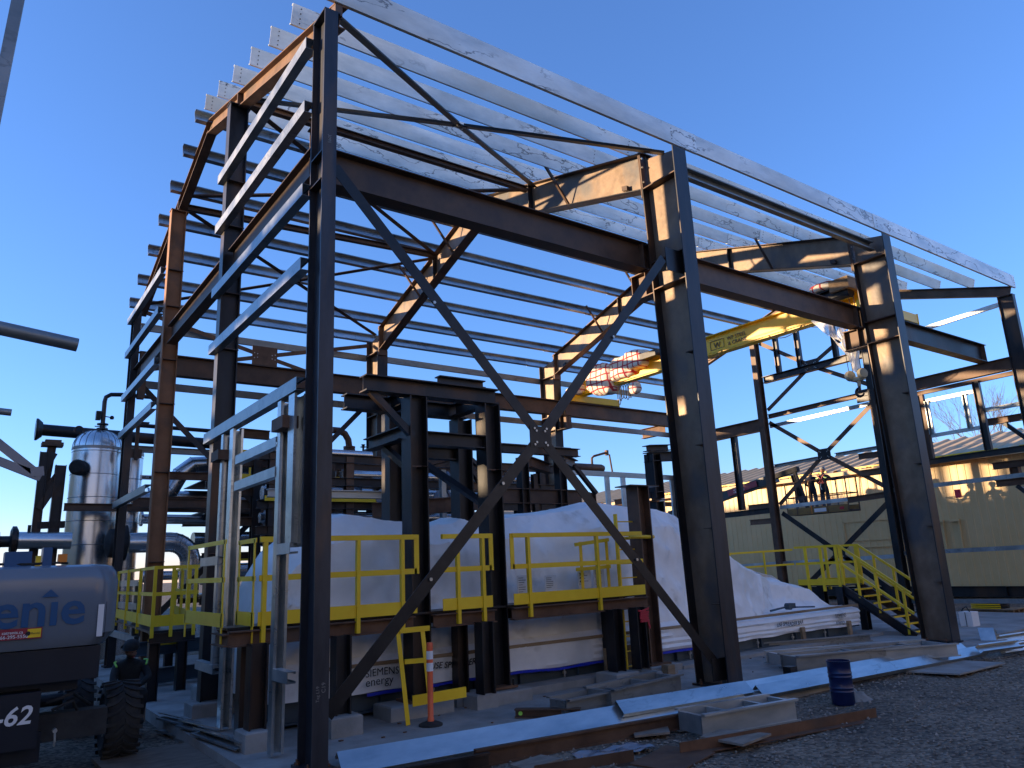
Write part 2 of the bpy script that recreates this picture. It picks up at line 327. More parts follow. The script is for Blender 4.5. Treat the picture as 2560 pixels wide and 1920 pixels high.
for k, y in enumerate([3.3, 6.2, 9.1, 12.0, 14.9, .4]):
    b = MB(); b.bar((23.15, y, 4.44), (23.15, y+2.3, 4.44), .05, .05); b.bar((23.15, y, 4.36), (23.15, y+2.3, 4.36), .04, .03)
    for j in range(5): b.box(23.13, 23.17, y+.2+j*.45, y+.24+j*.45, 4.33, 4.44)
    build('snow_guard', b, M_['yellow'], bl)
b = MB()
for y0 in range(-6, 34, 4): b.isec((23.45, y0, .17), (23.45, y0+3.96, .17), .32, .2, m=0); b.box(23.36, 23.44, y0+1.9, y0+1.93, .03, .31)
build('base_beam', b, M_['dark'], bl)
b = MB(); b.box(23.46, 23.50, 7.1, 7.14, 1.5, 2.6); b.box(23.46, 23.50, 8.9, 8.94, 1.5, 2.6); b.box(23.46, 23.5, 7.1, 8.94, 2.57, 2.6); b.box(23.46, 23.5, 7.1, 8.94, 1.9, 1.93); b.box(23.44, 23.5, 6.3, 8.3, 1.66, 1.69)
build('door_panel', b, M_['siding'], bl)
for y0 in (4.9, 5.4):
    b = MB(); b.box(23.38, 23.47, y0, y0+.3, 2.35, 2.42); b.box(23.4, 23.47, y0+.02, y0+.05, 1.5, 2.35); build('vent_hood', b, M_['siding'], bl)
# ------------------------------------------------------------------ unseen building and pipe rack, added off to the left to shade the site
pb = thing('shade_building', 'unseen tall building added left of the site to cast shade over it', 'building', (-18, 20, 0))
b = MB(); b.box(-20, -15.2, -13, 62, -.2, 4.3); b.box(-20,-15.2,-13,1.49,4.31,5.6); b.box(-20, -15.2, 1.5, 9.2, 4.31, 6.2); b.box(-20, -15.2, 20, 28.6, 4.31, 9.4); b.box(-20, -15.2, 28.61, 62, 4.31, 8.9); b.box(-20, -15.2, 32.2, 62, 9.01, 9.3)  # stepped heights set where the shade has to end
build('wall', b, M_['siding'], pb)
b = MB(); b.box(-15.45, -15.1, 28.61, 32.2, 10.05, 10.35)
for y in (28.7, 29.5, 30.6, 31.2, 32.0): b.box(-15.5, -15.2, y, y+.22, 8.9, 10.05)  # slotted top shaped to throw sun patches on the beige wall
build('roof', b, M_['roofm'], pb)
b = MB(); b.box(-20.1, -15.1, -13.1, 62.1, -.25, .4); build('plinth', b, M_['concrete'], pb)
pr_ = thing('shade_rack', 'unseen rack of stacked pipes added with gaps that let patches of sun through', 'pipe rack', (-15.5, 14, 4.3))
for y in (9.4, 11.9, 15.4, 18.9):
    b = MB(); b.isec((-15.5, y, 4.3), (-15.5, y, 8.3), .3, .3, upv=(1,0,0)); build('post', b, M_['dark'], pr_)
for k, (z, r) in enumerate([(4.80,.5),(5.82,.2),(6.33,.07),(7.08,.23),(7.6,.14),(8.13,.22)]):  # pipe gaps shaped to let patches of sun reach the frame
    b = MB(); b.cyl((-15.5, 9.2, z), (-15.5, 20, z), r, 12); build('pipe', b, M_['alu'], pr_, smooth=True)
for (y0, y1, z0, z1) in ((9.9,10.5,4.3,7.2),(11.0,12.5,4.3,6.0),(12.9,13.3,5.2,8.2),(14.6,17.2,4.3,8.3),(18.0,20,4.3,8.4),(13.3,14.6,7.0,8.3)):
    b = MB(); b.box(-15.9,-15.1,y0,y1,z0,z1); build('shade_box', b, M_['siding'], pr_)  # boxes added to block stretches of the gaps
# ------------------------------------------------------------------ bare trees behind the building
def tree(name, base, h, seed, label):
    random.seed(seed); t = thing(name, label, 'tree', base, 'bare trees behind the beige building'); tr = MB(); br = MB()
    def grow(p, d, l, r, dep, mb):
        q = p + d*l; mid = p + d*l*.5 + Vector((random.uniform(-1,1), random.uniform(-1,1), 0))*l*.06
        mb.tube([p, mid, q], [r*.6, r*.5, r*.4], 5, caps=False)
        if dep == 0: return
        for k in range(random.choice((2,3,3))):
            nd = (d + Vector((random.uniform(-1,1), random.uniform(-1,1), random.uniform(-.2,.7)))*.62).normalized()
            grow(q if k else mid.lerp(q,.9), nd, l*random.uniform(.6,.85), r*.6, dep-1, br)
    grow(Vector(base), Vector((0,0,1)), h*.3, .11, 6, tr)
    m = mat('bark_'+str(seed), (.10,.07,.06), (.17,.13,.11), 3, rough=.9)
    build('trunk', tr, m, t); build('crown', br, m, t)
tree('bare_tree', (35, 7.4, -.1), 8.6, 11, 'bare leafless tree rising behind the beige building roof beside the dark end post')
tree('bare_tree', (39, 3.4, -.1), 9.2, 25, 'bare leafless tree at the right edge of the photo behind the roof')
tree('bare_tree', (-9, 50, -.1), 7.0, 5, 'bare leafless tree low on the horizon at the left edge under the pipes')
tree('bare_tree', (-4.4, 52, -.1), 6.5, 9, 'bare leafless tree behind the shiny vertical tank')
# ------------------------------------------------------------------ unseen building added behind the camera to bounce sunlight onto the frame
ob_ = thing('reflector', 'unseen long clad warehouse across the yard facing the steel frame', 'building', (5, -17, 0))
M_['bounceclad'] = mat('bounce_cladding', (.35,.38,.43), (.39,.42,.47), .6, rough=.6)  # grey chosen for how much light the added building bounces back
b = MB(); b.box(-45, 60, -30, -16, -.2, 9.5); build('wall', b, M_['bounceclad'], ob_)
b = MB(); b.add([(-46,-31,9.5),(61,-31,9.5),(61,-15.6,9.5),(-46,-15.6,9.5),(-46,-23,11.5),(61,-23,11.5)], [(0,1,5,4),(3,2,5,4),(0,4,3),(1,2,5),(0,3,2,1)]); build('roof', b, M_['roofm'], ob_)
for i in range(7):
    b = MB(); b.box(-38+i*14, -34+i*14, -16.02, -15.95, -.1, 4.0); build('door', b, M_['roofm'], ob_)
M_['rustb'] = mat('orange_rusty_steel', (.20,.085,.032), (.30,.13,.055), 2.0, rough=.7, metal=.05, bump=.15, third=(.10,.06,.04), t3=(.55,.7))
M_['chalk'] = mat('chalk', (.22,.22,.21), rough=.9)
# ------------------------------------------------------------------ the steel building frame
RS = .2975                                   # roof slope
def ztop(y): return 7.5 + RS*y if y <= 5.485 else 7.5 + RS*(10.97-y)       # top of the rafters / underside of the purlins
FR = thing('steel_building_frame', 'large unfinished gabled steel building frame of brown columns and galvanised purlins', 'building frame', (8.6, 5.5, 0))
def P(name, mb, mt, parent=FR, **k): return build(name, mb, M_[mt] if isinstance(mt, str) else mt, parent, **k)
def bolts(mb, pts, n, r=.012, m=1):
    for p in pts: mb.lathe(Vector(p)-Vector(n)*.002, n, [(r,0),(r,.012)], 6, m)
# --- gable columns (W sections, web across the gable plane at the corners, along it at G2/G3)
def gcol(x, y, z1, kind, mt='dark', base=True, name='column', parent=None):
    b = MB()
    if kind == 'corner':      # flanges face the long side
        y0 = y
        b.box(x, x+.145, y0, y0+.016, .03, z1); b.box(x, x+.145, y0+.315, y0+.331, .03, z1); b.box(x+.067, x+.078, y0+.016, y0+.315, .03, z1)
        if base: b.box(x-.04, x+.21, y0-.03, y0+.36, .005, .03)
        b.box(x-.005, x+.17, y0, y0+.331, z1, z1+.015)
    else:                     # flanges face the gable
        b.box(x, x+.016, y-.085, y+.085, .03, z1); b.box(x+.245, x+.26, y-.085, y+.085, .03, z1); b.box(x+.016, x+.245, y-.006, y+.006, .03, z1)
        if base: b.box(x-.05, x+.33, y-.12, y+.12, .005, .03)
        b.box(x-.01, x+.3, y-.09, y+.09, z1, z1+.015)
    c = P(name, b, mt, parent or FR)
    return c
c1 = gcol(0, 0, 7.37, 'corner', 'flange')
b = MB(); b.box(.002,.077,.02,.31,5.72,5.735); b.box(.078,.143,.02,.31,5.72,5.735); b.box(-.01,.077,.02,.31,5.40,5.412); P('stiffener_plate', b, 'dark', c1)
b = MB(); text_mb('C19', (.11,-.003,.62), (0,0,1), (-1,0,0), .05, b); text_mb('Tag L19', (.055,-.003,.55), (0,0,1), (-1,0,0), .04, b); text_mb('3095', (.05,-.003,5.9), (0,0,-1), (1,0,0), .05, b); P('chalk_mark', b, 'chalk', c1)
g2 = gcol(0, 3.68, ztop(3.68)-.26, 'gable', 'dark'); g3 = gcol(0, 7.46, ztop(7.46)-.26, 'gable', 'rustb')
c4 = gcol(0, 10.66, 7.3, 'corner', 'dark')
for zz in (2.0,3.5,4.7,5.5,6.5,7.2):
    for cc, yy in ((g2,3.68),(g3,7.46)):
        b = MB(); b.box(.02,.27,yy-.085,yy-.006,zz-.1,zz-.09); P('stiffener_plate', b, 'brown', cc)
gcol(16.95, 0, 7.3, 'corner', 'dark'); gcol(16.85, 3.68, ztop(3.68)-.26, 'gable', 'dark'); gcol(16.85, 7.2, ztop(7.2)-.26, 'gable', 'brown'); gcol(16.95, 10.66, 7.3, 'corner', 'dark')
# --- gable rafters
for x, mt in ((.14, 'rust'), (17.0, 'brown')):
    for ya, yb in ((.02, 5.47), (5.50, 10.95)):
        b = MB(); n = Vector((0, -RS if ya < 5 else RS, 1)).normalized(); off = n*(-.12)
        b.isec(Vector((x+.05, ya, ztop(ya)))+off, Vector((x+.05, yb, ztop(yb)))+off, .24, .15, upv=n)
        r_ = P('rafter', b, mt if ya < 5 else 'brown')
        for yy in ((3.68,) if ya < 5 else (7.46,)):
            q = MB(); q.box(x-.03, x+.13, yy-.012, yy+.012, ztop(yy)-.24, ztop(yy)-.015); P('stiffener_plate', q, 'brown', r_)
b = MB(); b.box(.12,.2,.02,.14,7.37,7.52); P('post_stub', b, 'brown')
# --- main tapered frames
def mainframe(X, sk):
    def xf(y): return X + sk*y/10.97
    for side in (0, 1):
        Y = (lambda y: y) if side == 0 else (lambda y: 10.97-y)
        x = xf(Y(.3)); b = MB(); z1 = ztop(.0)
        prof = [(0,.03),(.50,.03),(.66,7.08),(.62,7.62),(0,7.47)]
        def plate(m, pts, x0, x1, mi=0):
            n = len(pts); vs = [(x0, Y(p[0]), p[1]) for p in pts] + [(x1, Y(p[0]), p[1]) for p in pts]
            m.add(vs, [tuple(range(n)), tuple(range(2*n-1, n-1, -1))] + [(i, i+n, (i+1) % n+n, (i+1) % n) for i in range(n)], mi)
        plate(b, [(.016,.03),(.50,.03),(.65,7.08),(.65,7.60),(.016,7.47)], x-.006, x+.006, 0)
        plate(b, [(0,.03),(.016,.03),(.016,7.48),(0,7.48)], x-.14, x+.14, 1)
        plate(b, [(.50,.03),(.518,.03),(.668,7.08),(.65,7.08)], x-.14, x+.14, 2)
        plate(b, [(-.03,.005),(.56,.005),(.56,.03),(-.03,.03)], x-.17, x+.17, 2)
        col = P('column', b, [M_['web'], M_['flange'], M_['dark']])
        # stiffeners at the runway bracket and knee
        for z, t in ((5.42,.016),(5.84,.016),(7.06,.018),(4.35,.01),(3.05,.01),(1.95,.01),(1.0,.01)):
            full = z > 5; q = MB(); yy = .50+.15*(z/7)
            if full: plate(q, [(.016,z),(yy,z),(yy,z+t),(.016,z+t)], x-.135, x-.006); plate(q, [(.016,z),(yy,z),(yy,z+t),(.016,z+t)], x+.006, x+.135)
            else: plate(q, [(.016,z),(.15,z),(.15,z+t),(.016,z+t)], x-.135, x-.006)
            P('stiffener_plate', q, 'brown', col)
        # crane runway bracket
        q = MB(); plate(q, [(.64,5.40),(1.12,5.40),(1.12,5.416),(.64,5.416)], x-.1, x+.1); plate(q, [(.66,5.78),(1.12,5.78),(1.12,5.796),(.66,5.796)], x-.1, x+.1)
        plate(q, [(.64,5.416),(1.10,5.416),(1.10,5.78),(.66,5.78)], x-.005, x+.005); plate(q, [(1.08,5.416),(1.09,5.416),(1.09,5.78),(1.08,5.78)], x-.1, x+.1); plate(q, [(.80,5.416),(.81,5.416),(.81,5.78),(.80,5.78)], x-.1, x+.1)
        P('runway_bracket', q, 'brown', col)
        # rafter half
        yr = [.68, 5.485]; b = MB(); D = .62
        def L(y, d): return (y, 7.5 + RS*y - d)
        pts = [L(.66,.016), L(5.485,.016), L(5.485,D-.05), L(.69,D)]
        plate(b, pts, x-.005, x+.005, 0)
        plate(b, [L(.62,0), L(5.485,0), L(5.485,.016), L(.62,.016)], x-.11, x+.11, 1)
        plate(b, [L(.67,D), L(5.485,D-.05), L(5.485,D-.034), L(.67,D-.016)], x-.11, x+.11, 2)
        plate(b, [(.672,6.95),(.692,6.95),(.70,7.72),(.68,7.72)], x-.12, x+.12, 1)
        plate(b, [(.700,6.95),(.716,6.95),(.724,7.72),(.708,7.72)], x-.12, x+.12, 1)
        if sk:
            for i, v in enumerate(b.v): b.v[i] = Vector((v.x + sk*(v.y-Y(.3))/10.97, v.y, v.z))
        rf = P('rafter', b, [M_['web'], M_['brown'], M_['brown'] if side else M_['dark']])
        for yy in (3.6,):
            q = MB(); plate(q, [L(yy,.016),L(yy+.016,.016),L(yy+.016,D-.03),L(yy,D-.03)], xf(Y(yy))-.105, xf(Y(yy))-.005); P('stiffener_plate', q, 'dark', rf)
        q = MB(); plate(q, [L(1.05,D-.06),L(1.16,D-.06),L(1.16,D-.14),L(1.05,D-.14)], x-.06, x-.006); P('brace_clip', q, 'dark', rf)
        # flange braces up to the purlins
        for yy in ((2.9,4.5) if side else (2.5,)):
            for sg in (-1, 1):
                q = MB(); xx = xf(Y(yy)); q.lsec((xx+sg*.05, Y(yy), 7.5+RS*yy-D+.02), (xx+sg*.62, Y(yy), 7.5+RS*yy+.12), .04, .04); P('flange_brace', q, 'brown', rf)
mainframe(5.45, .28); mainframe(11.3, .18)
XA = lambda y: 5.45+.28*y/10.97
XB = lambda y: 11.3+.18*y/10.97
# --- purlins
near = [.0, .9, 1.68, 2.5, 3.33, 4.15, 4.95]; far = [5.62, 6.42, 7.34, 8.28, 9.21, 10.2, 11.05]
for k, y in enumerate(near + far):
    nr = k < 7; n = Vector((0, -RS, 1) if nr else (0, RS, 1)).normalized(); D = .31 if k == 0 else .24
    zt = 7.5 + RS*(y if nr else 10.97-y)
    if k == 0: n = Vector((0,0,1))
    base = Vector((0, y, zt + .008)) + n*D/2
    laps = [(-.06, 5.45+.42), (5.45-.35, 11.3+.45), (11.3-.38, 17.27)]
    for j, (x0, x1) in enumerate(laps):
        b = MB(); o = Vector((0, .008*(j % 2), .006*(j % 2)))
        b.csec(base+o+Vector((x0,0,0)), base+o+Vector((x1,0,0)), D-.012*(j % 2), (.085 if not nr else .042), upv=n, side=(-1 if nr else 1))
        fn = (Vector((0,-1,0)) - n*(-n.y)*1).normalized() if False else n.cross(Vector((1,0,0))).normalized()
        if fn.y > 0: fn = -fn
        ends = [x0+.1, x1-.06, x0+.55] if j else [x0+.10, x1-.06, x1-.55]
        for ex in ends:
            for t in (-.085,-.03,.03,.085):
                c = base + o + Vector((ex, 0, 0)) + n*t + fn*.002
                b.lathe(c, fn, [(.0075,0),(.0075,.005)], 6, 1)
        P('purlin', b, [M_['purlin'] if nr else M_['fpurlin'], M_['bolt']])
# --- roof struts and roof X bracing (round tube / angle)
def member(name, p0, p1, w, h, mt, sec='bar', upv=(0,0,1), r=.03):
    b = MB()
    if sec == 'bar': b.bar(p0, p1, w, h, upv)
    elif sec == 'tube': b.tube([p0, p1], r, 10)
    elif sec == 'L': b.lsec(p0, p1, w, h, upv)
    elif sec == 'LL':
        b.lsec(p0, p1, w, h, upv, side=1); b.lsec(p0, p1, w, h, upv, side=-1)
        p0, p1 = Vector(p0), Vector(p1)
    elif sec == 'I': b.isec(p0, p1, h, w, upv)
    elif sec == 'C': b.csec(p0, p1, h, w, upv)
    elif sec == 'C-': b.csec(p0, p1, h, w, upv, side=-1)
    return P(name, b, mt)
zr = lambda y: ztop(y) - .13
def X4(a, b_, c, d, w, mt, g=.14, gmt='dark', gn=None, sec='LL', upv=(0,0,1)):
    """two crossing diagonals a-d and c-b_ joined at a gusset plate"""
    a, b_, c, d = map(Vector, (a, b_, c, d)); m = (a+d)/2; m2 = (c+b_)/2; m = (m+m2)/2
    gn = Vector(gn)
    q = MB(); e1 = (d-a).normalized(); e2 = gn.cross(e1).normalized()
    e1 = Vector((1,0,0)) if abs(gn.y) > .5 or abs(gn.z) > .5 else Vector((0,1,0)); e2 = gn.cross(e1).normalized()
    q.ob(m, e1*g, e2*g*.8, gn.normalized()*.006, 0)
    for p in (a, b_, c, d):
        dd = (p-m).normalized()
        for t in (.6,.85): bolts(q, [m + dd*g*t + gn.normalized()*s*.014 for s in (-1,1)], gn.normalized(), .014, 1)
    P('gusset_plate', q, [M_[gmt], M_['boltz']])
    for p in (a, b_, c, d):
        dd = (p-m).normalized(); member('brace', m+dd*g*.55, p, w, w, mt, sec, upv=upv)
nrm = (0,-.285,.958)
X4((.2,.12,zr(.1)), (5.35,.2,zr(.2)), (.25,3.55,zr(3.55)), (5.4,3.35,zr(3.35)), .055, 'angle', .09, gn=nrm, upv=nrm)
nrm2 = (0,.285,.958)
X4((.25,3.72,zr(3.72)), (5.45,3.6,zr(3.6)), (.25,7.3,zr(7.3)+.1), (XA(7.2)-.1,7.2,zr(7.2)), .05, 'brown', .12, gn=(0,0,1))
X4((.25,7.5,zr(7.5)), (XA(7.3)-.1,7.3,zr(7.3)), (.25,10.6,zr(10.6)), (XA(10.5)-.1,10.5,zr(10.4)), .045, 'brown', .12, gn=nrm2, upv=nrm2)
member('strut', (.25,3.68,zr(3.68)), (5.4,3.6,zr(3.6)), .10, .10, 'brown', 'I')
member('strut', (.25,7.46,zr(7.46)), (XA(7.2)-.1,7.2,zr(7.2)), .11, .11, 'brown', 'I')
# front wall X bracing, double angles
X4((.17,.10,5.62), (5.0,.10,5.66), (.17,.10,.42), (5.28,.10,.26), .062, 'angle', .15, gmt='angle', gn=(0,1,0), upv=(0,1,0))
b = MB(); b.box(5.05,5.44,.094,.106,5.50,5.84); P('gusset_plate', b, 'angle'); b = MB(); b.box(5.16,5.42,.094,.106,.10,.36); P('gusset_plate', b, 'angle')
for ax, az in ((1.2,1.5),(2.1,2.45),(3.9,4.35),(1.3,4.35),(4.0,1.6)):
    q = MB(); bolts(q, [(ax, .085, az)], (0,-1,0), .018, 0); P('bolt_head', q, 'boltz')
# eave struts
b = MB(); b.csec((5.6,.30,7.29), (11.2,.30,7.29), .17, .1, side=1); P('eave_strut', b, 'galvd')
# far wall X bracing bay 1
X4((.2,10.9,7.40), (5.62,10.9,7.36), (.2,10.9,6.05), (5.62,10.9,6.05), .05, 'brown', .3, gmt='brown', gn=(0,1,0), upv=(0,1,0))
X4((.3,10.9,5.70), (5.62,10.9,5.84), (.3,10.9,.3), (5.62,10.9,.3), .06, 'dark', .18, gmt='brown', gn=(0,1,0), upv=(0,1,0))
for z in (7.08, 5.78, 4.3):
    for x0, x1 in ((.2,5.6),(5.75,11.4),(11.6,17)):
        if z == 4.3 and x0 < 11: continue
        member('girt', (x0,11,z), (x1,11,z-.04), .07, .16, 'galvd' if z > 5 else 'galv', 'C-')
for x, z0, z1 in ((13.9,2.9,4.22),(14.6,3.2,4.22),(16.35,2.9,4.2),(16.9,2.4,4.2),(6.7,.5,4.0),(7.5,.5,4.0),(8.0,.5,4.0)):
    member('girt_post', (x,11,z0), (x,11,z1), .07, .17, 'galv', 'C', upv=(1,0,0))
member('girt', (5.8,11,4.05), (11.3,11,4.03), .07, .14, 'galvd', 'C-'); member('girt', (.3,11,3.22), (5.6,11,3.18), .1, .2, 'brown', 'I'); member('girt', (5.8,11,3.0), (11.3,11,3.0), .1, .14, 'galv', 'C-')
# --- gable girts and the gable beam
for z in (7.14, 6.37, 5.41, 4.60):
    member('girt', (-.08,.33,z), (-.08,3.78,z), .10, .13, 'girt', 'C'); member('girt', (-.08,7.60,z), (-.08,11.0,z), .10, .13, 'girt', 'C')
member('girt', (-.08,.36,3.38), (-.08,3.78,3.38), .10, .13, 'girt', 'C'); member('girt', (-.08,7.60,3.15), (-.08,11.0,3.15), .10, .13, 'girt', 'C')
for ya, yb in ((.33,3.60),(3.77,7.38),(7.55,10.66)):
    member('gable_beam', (.14,ya,5.85), (.14,yb,5.85), .16, .34, 'brown', 'I')
b = MB(); b.isec((.19,.62,5.5),(.19,.62,6.32),.14,.14,upv=(0,1,0)); b.box(.1,.28,.53,.71,6.32,6.335); P('post_stub', b, 'brown')
b = MB(); b.isec((.19,10.35,5.3),(.19,10.35,6.3),.14,.14,upv=(0,1,0)); b.box(.1,.28,10.26,10.44,6.3,6.315); P('post_stub', b, 'brown')
# framed opening in the near gable bay
def stud(x, y0, y1, z0, z1, mt='studm'):
    mt = 'galvb'
    b = MB(); b.box(x-.064,x+.044,y1-.006,y1,z0,z1); b.box(x-.07,x-.064,y0,y1,z0,z1); b.box(x+.044,x+.05,y0,y1,z0,z1); b.box(x-.064,x-.044,y0,y0+.006,z0,z1); b.box(x+.024,x+.044,y0,y0+.006,z0,z1); return P('jamb_stud', b, mt)
stud(0, 2.44, 2.58, .02, 3.30); stud(0, 2.86, 2.95, .6, 3.30, 'galv'); stud(0, .80, .90, .03, 3.30); stud(0, .42, .58, 1.85, 3.30, 'galvd')
for y0, y1, z in ((.9,2.28,2.9),(.9,2.28,2.6),(2.82,3.6,1.80),(2.82,3.6,.60),(.42,.80,1.84),(.40,.80,.72)):
    member('girt', (-.08,y0,z), (-.08,y1,z), .08, .10, 'galv', 'C')
for y in (.70, 2.95):
    b = MB(); b.box(-.14,.02,y-.16,y+.16,2.98,3.10); P('tube_bracket', b, 'rust')
# framed opening near G3
for y in (7.9, 10.4): stud(0, y, y+.12, .6, 1.6, 'galv')
for z in (1.58, 1.2, .68): member('girt', (-.08,7.6,z), (-.08,10.6,z), .08, .10, 'galv', 'C')
# --- crane runway beams
for Y, ends in ((.85, ((.25,5.4),(5.42,11.3),(11.32,16.9))), (10.12, ((.5,5.6),(5.62,11.4),(11.42,16.4)))):
    for x0, x1 in ends:
        b = MB(); zc = 6.02; b.isec((x0,Y,zc),(x1,Y,zc),.43,.22)
        rb = P('runway_beam', b, 'brown' if x0 < 11.31 or Y > 5 else 'dark')
        q = MB(); q.box(x0, x1, Y-.02, Y+.02, 6.236, 6.27); P('crane_rail', q, 'dark', rb)
        for xx in (x0+.08, x1-.08):
            q = MB(); q.box(xx-.005, xx+.005, Y-.1, Y-.006, 5.82, 6.22); P('stiffener_plate', q, 'brown', rb)
b = MB(); b.isec((17.0,11.2,5.98),(17.0,12.3,5.98),.34,.2); P('outrigger_beam', b, 'rust')
# --- far gable (x = 17.1): girts, struts, braces
G = 17.05
def gm(name, y0, z0, y1, z1, w, h, mt, sec='bar'): return member(name, (G,y0,z0), (G,y1,z1), w, h, mt, sec, upv=(1,0,0) if sec in ('LL',) else (0,0,1))
gm('girt',.32,7.17,2.3,7.06,.07,.10,'galvb','C'); gm('gable_beam',.30,5.70,3.6,5.66,.16,.30,'brown','I'); gm('girt',.28,5.47,3.6,5.43,.07,.10,'brown','C')
gm('girt',1.26,5.22,2.6,5.20,.06,.09,'girt','C'); gm('girt',.28,4.73,1.16,4.72,.06,.10,'girt','C'); gm('girt',1.25,4.33,2.57,4.31,.06,.09,'galv','C')
gm('gable_beam',.30,3.70,3.6,3.66,.12,.14,'dark','I')
for y, z0, z1, mt in ((1.18,3.77,5.45,'dark'),(2.52,3.72,5.38,'brown')): member('end_post', (G,y,z0), (G,y,z1), .12, .15, mt, 'I', upv=(0,1,0))
for y, z0, z1 in ((2.38,4.34,5.2),(1.48,4.34,5.2)): member('jamb_stud', (G,y,z0), (G,y,z1), .06, .11, 'girt', 'C', upv=(0,1,0))
for z in (3.09, 1.48, .30, -.0): 
    if z > .1: gm('girt',.2,z+.02,3.6,z-.02,.07,.10,'girt','C')
gm('girt',3.75,2.98,7.05,2.92,.07,.10,'galv','C'); gm('girt',3.75,1.40,10.6,1.22,.07,.10,'galv','C')
gm('gable_beam',3.75,6.82,7.05,6.80,.18,.20,'dark','I'); X4((G,7.05,8.0),(G,3.8,7.7),(G,7.05,5.86),(G,3.8,5.95),.06,'brown',.22,gmt='dark',gn=(1,0,0),upv=(1,0,0))
gm('gable_beam',3.75,5.72,7.05,5.66,.10,.13,'brown','I'); b = MB(); b.box(17.0,17.02,3.66,4.18,5.5,5.84); P('gusset_plate', b, 'dark')
gm('girt',3.75,5.44,7.05,5.36,.07,.10,'girt','C'); gm('gable_beam',7.35,5.45,10.6,5.42,.18,.38,'brown','I')
X4((G,7.05,5.48),(G,3.75,5.45),(G,7.05,3.0),(G,3.75,3.15),.06,'brown',.20,gmt='dark',gn=(1,0,0),upv=(1,0,0))
gm('girt',5.05,4.20,3.7,4.22,.07,.10,'girt','C'); gm('girt',7.05,4.14,5.6,4.18,.07,.10,'girt','C'); gm('gable_beam',3.7,4.04,4.4,4.06,.12,.15,'brown','I')
gm('gable_beam',7.3,2.86,10.6,2.82,.12,.16,'dark','I'); X4((G,7.0,2.75),(G,3.75,2.80),(G,7.0,.3),(G,3.75,.3),.07,'dark',.18,gn=(1,0,0),upv=(1,0,0))
gm('gable_beam',3.75,3.60,4.4,3.60,.12,.17,'brown','I'); gm('gable_beam',3.7,2.98,4.9,2.93,.12,.15,'brown','I')
for y, z1 in ((6.48,8.3),(5.75,8.9),(4.6,8.4)): member('end_post', (G,y,6.92), (G,y,z1), .12, .14, 'dark', 'I', upv=(0,1,0))
member('end_post', (G,8.4,2.95), (G,8.4,5.25), .14, .18, 'dark', 'I', upv=(0,1,0))
for z in (3.0, 2.55): member('outrigger_beam', (G,7.3,z), (G,8.15,z), .1, .16, 'brown', 'I')
# ------------------------------------------------------------------ bridge crane
GX = 12.25
CR = thing('bridge_crane', 'yellow overhead bridge crane girder spanning between the runway beams', 'crane', (GX, 5.5, 6.2))
b = MB(); b.isec((GX,.75,6.72),(GX,10.2,6.72),.50,.24,tf=.02,tw=.012); b.box(GX-.125,GX-.115,.75,10.2,6.515,6.56)
gi = P('girder', b, 'cyellow', CR)
wx = GX-.014
b = text_mb('WF STEEL', (GX-.02,4.62,6.74), (0,-1,0), (0,0,1), .125, bold=.012, sx=1.05); text_mb('& CRANE', (GX-.02,4.60,6.61), (0,-1,0), (0,0,1), .125, b, bold=.012, sx=1.05)
text_mb('W', (GX-.02,5.03,6.635), (0,-1,0), (0,0,1), .20, b, bold=.012)
for y0,y1,z0,z1 in ((4.72,5.14,6.60,6.612),(4.72,5.14,6.82,6.832),(5.128,5.14,6.612,6.82),(4.72,4.732,6.612,6.82)): b.box(GX-.024,GX-.018,y0,y1,z0,z1)
P('lettering', b, 'inkb', gi)
for Y in (.85, 10.12):
    b = MB(); b.box(GX-.62,GX+1.45,Y-.09,Y+.09,6.27,6.47); b.box(GX-.64,GX-.62,Y-.1,Y+.1,6.25,6.49); b.box(GX+1.45,GX+1.47,Y-.1,Y+.1,6.25,6.49)
    et = P('end_truck', b, 'cyellow', CR)
    for x in (GX-.4, GX+1.2):
        q = MB(); q.cyl((x,Y-.05,6.33),(x,Y+.05,6.33),.07,14); P('wheel', q, 'dark', et)
b = MB(); b.box(GX-.35,GX-.13,6.7,7.27,6.86,7.02); P('control_box', b, 'dark', CR)
b = MB(); b.box(GX-.40,GX+.30,1.15,1.95,6.97,7.0); b.cyl((GX-.3,1.2,6.83),(GX-.3,1.8,6.83),.13,14); b.box(GX-.45,GX-.15,1.82,2.0,6.7,6.96); P('hoist', b, 'dark', CR)
random.seed(4); b = MB()
for k in range(7):
    y = 7.9+k*.075; z0 = 6.38; h = random.uniform(.38,.55)
    pts = [(GX-.16+.03*math.sin(k), y+.06*math.cos(a), z0-h/2+ (h/2)*math.sin(a)) for a in [math.pi*2*i/16 for i in range(17)]]
    b.tube(pts, .011, 5)
P('festoon_cable', b, 'black', CR)
b = MB()
for k, (a, e) in enumerate(((6.6,5.6),(5.6,4.7),(3.4,2.5),(2.5,1.6))):
    b.tube([(GX-.13, a+(e-a)*i/8, 6.5-.16*math.sin(math.pi*i/8)) for i in range(9)], .009, 5)
P('festoon_cable', b, 'black', CR)
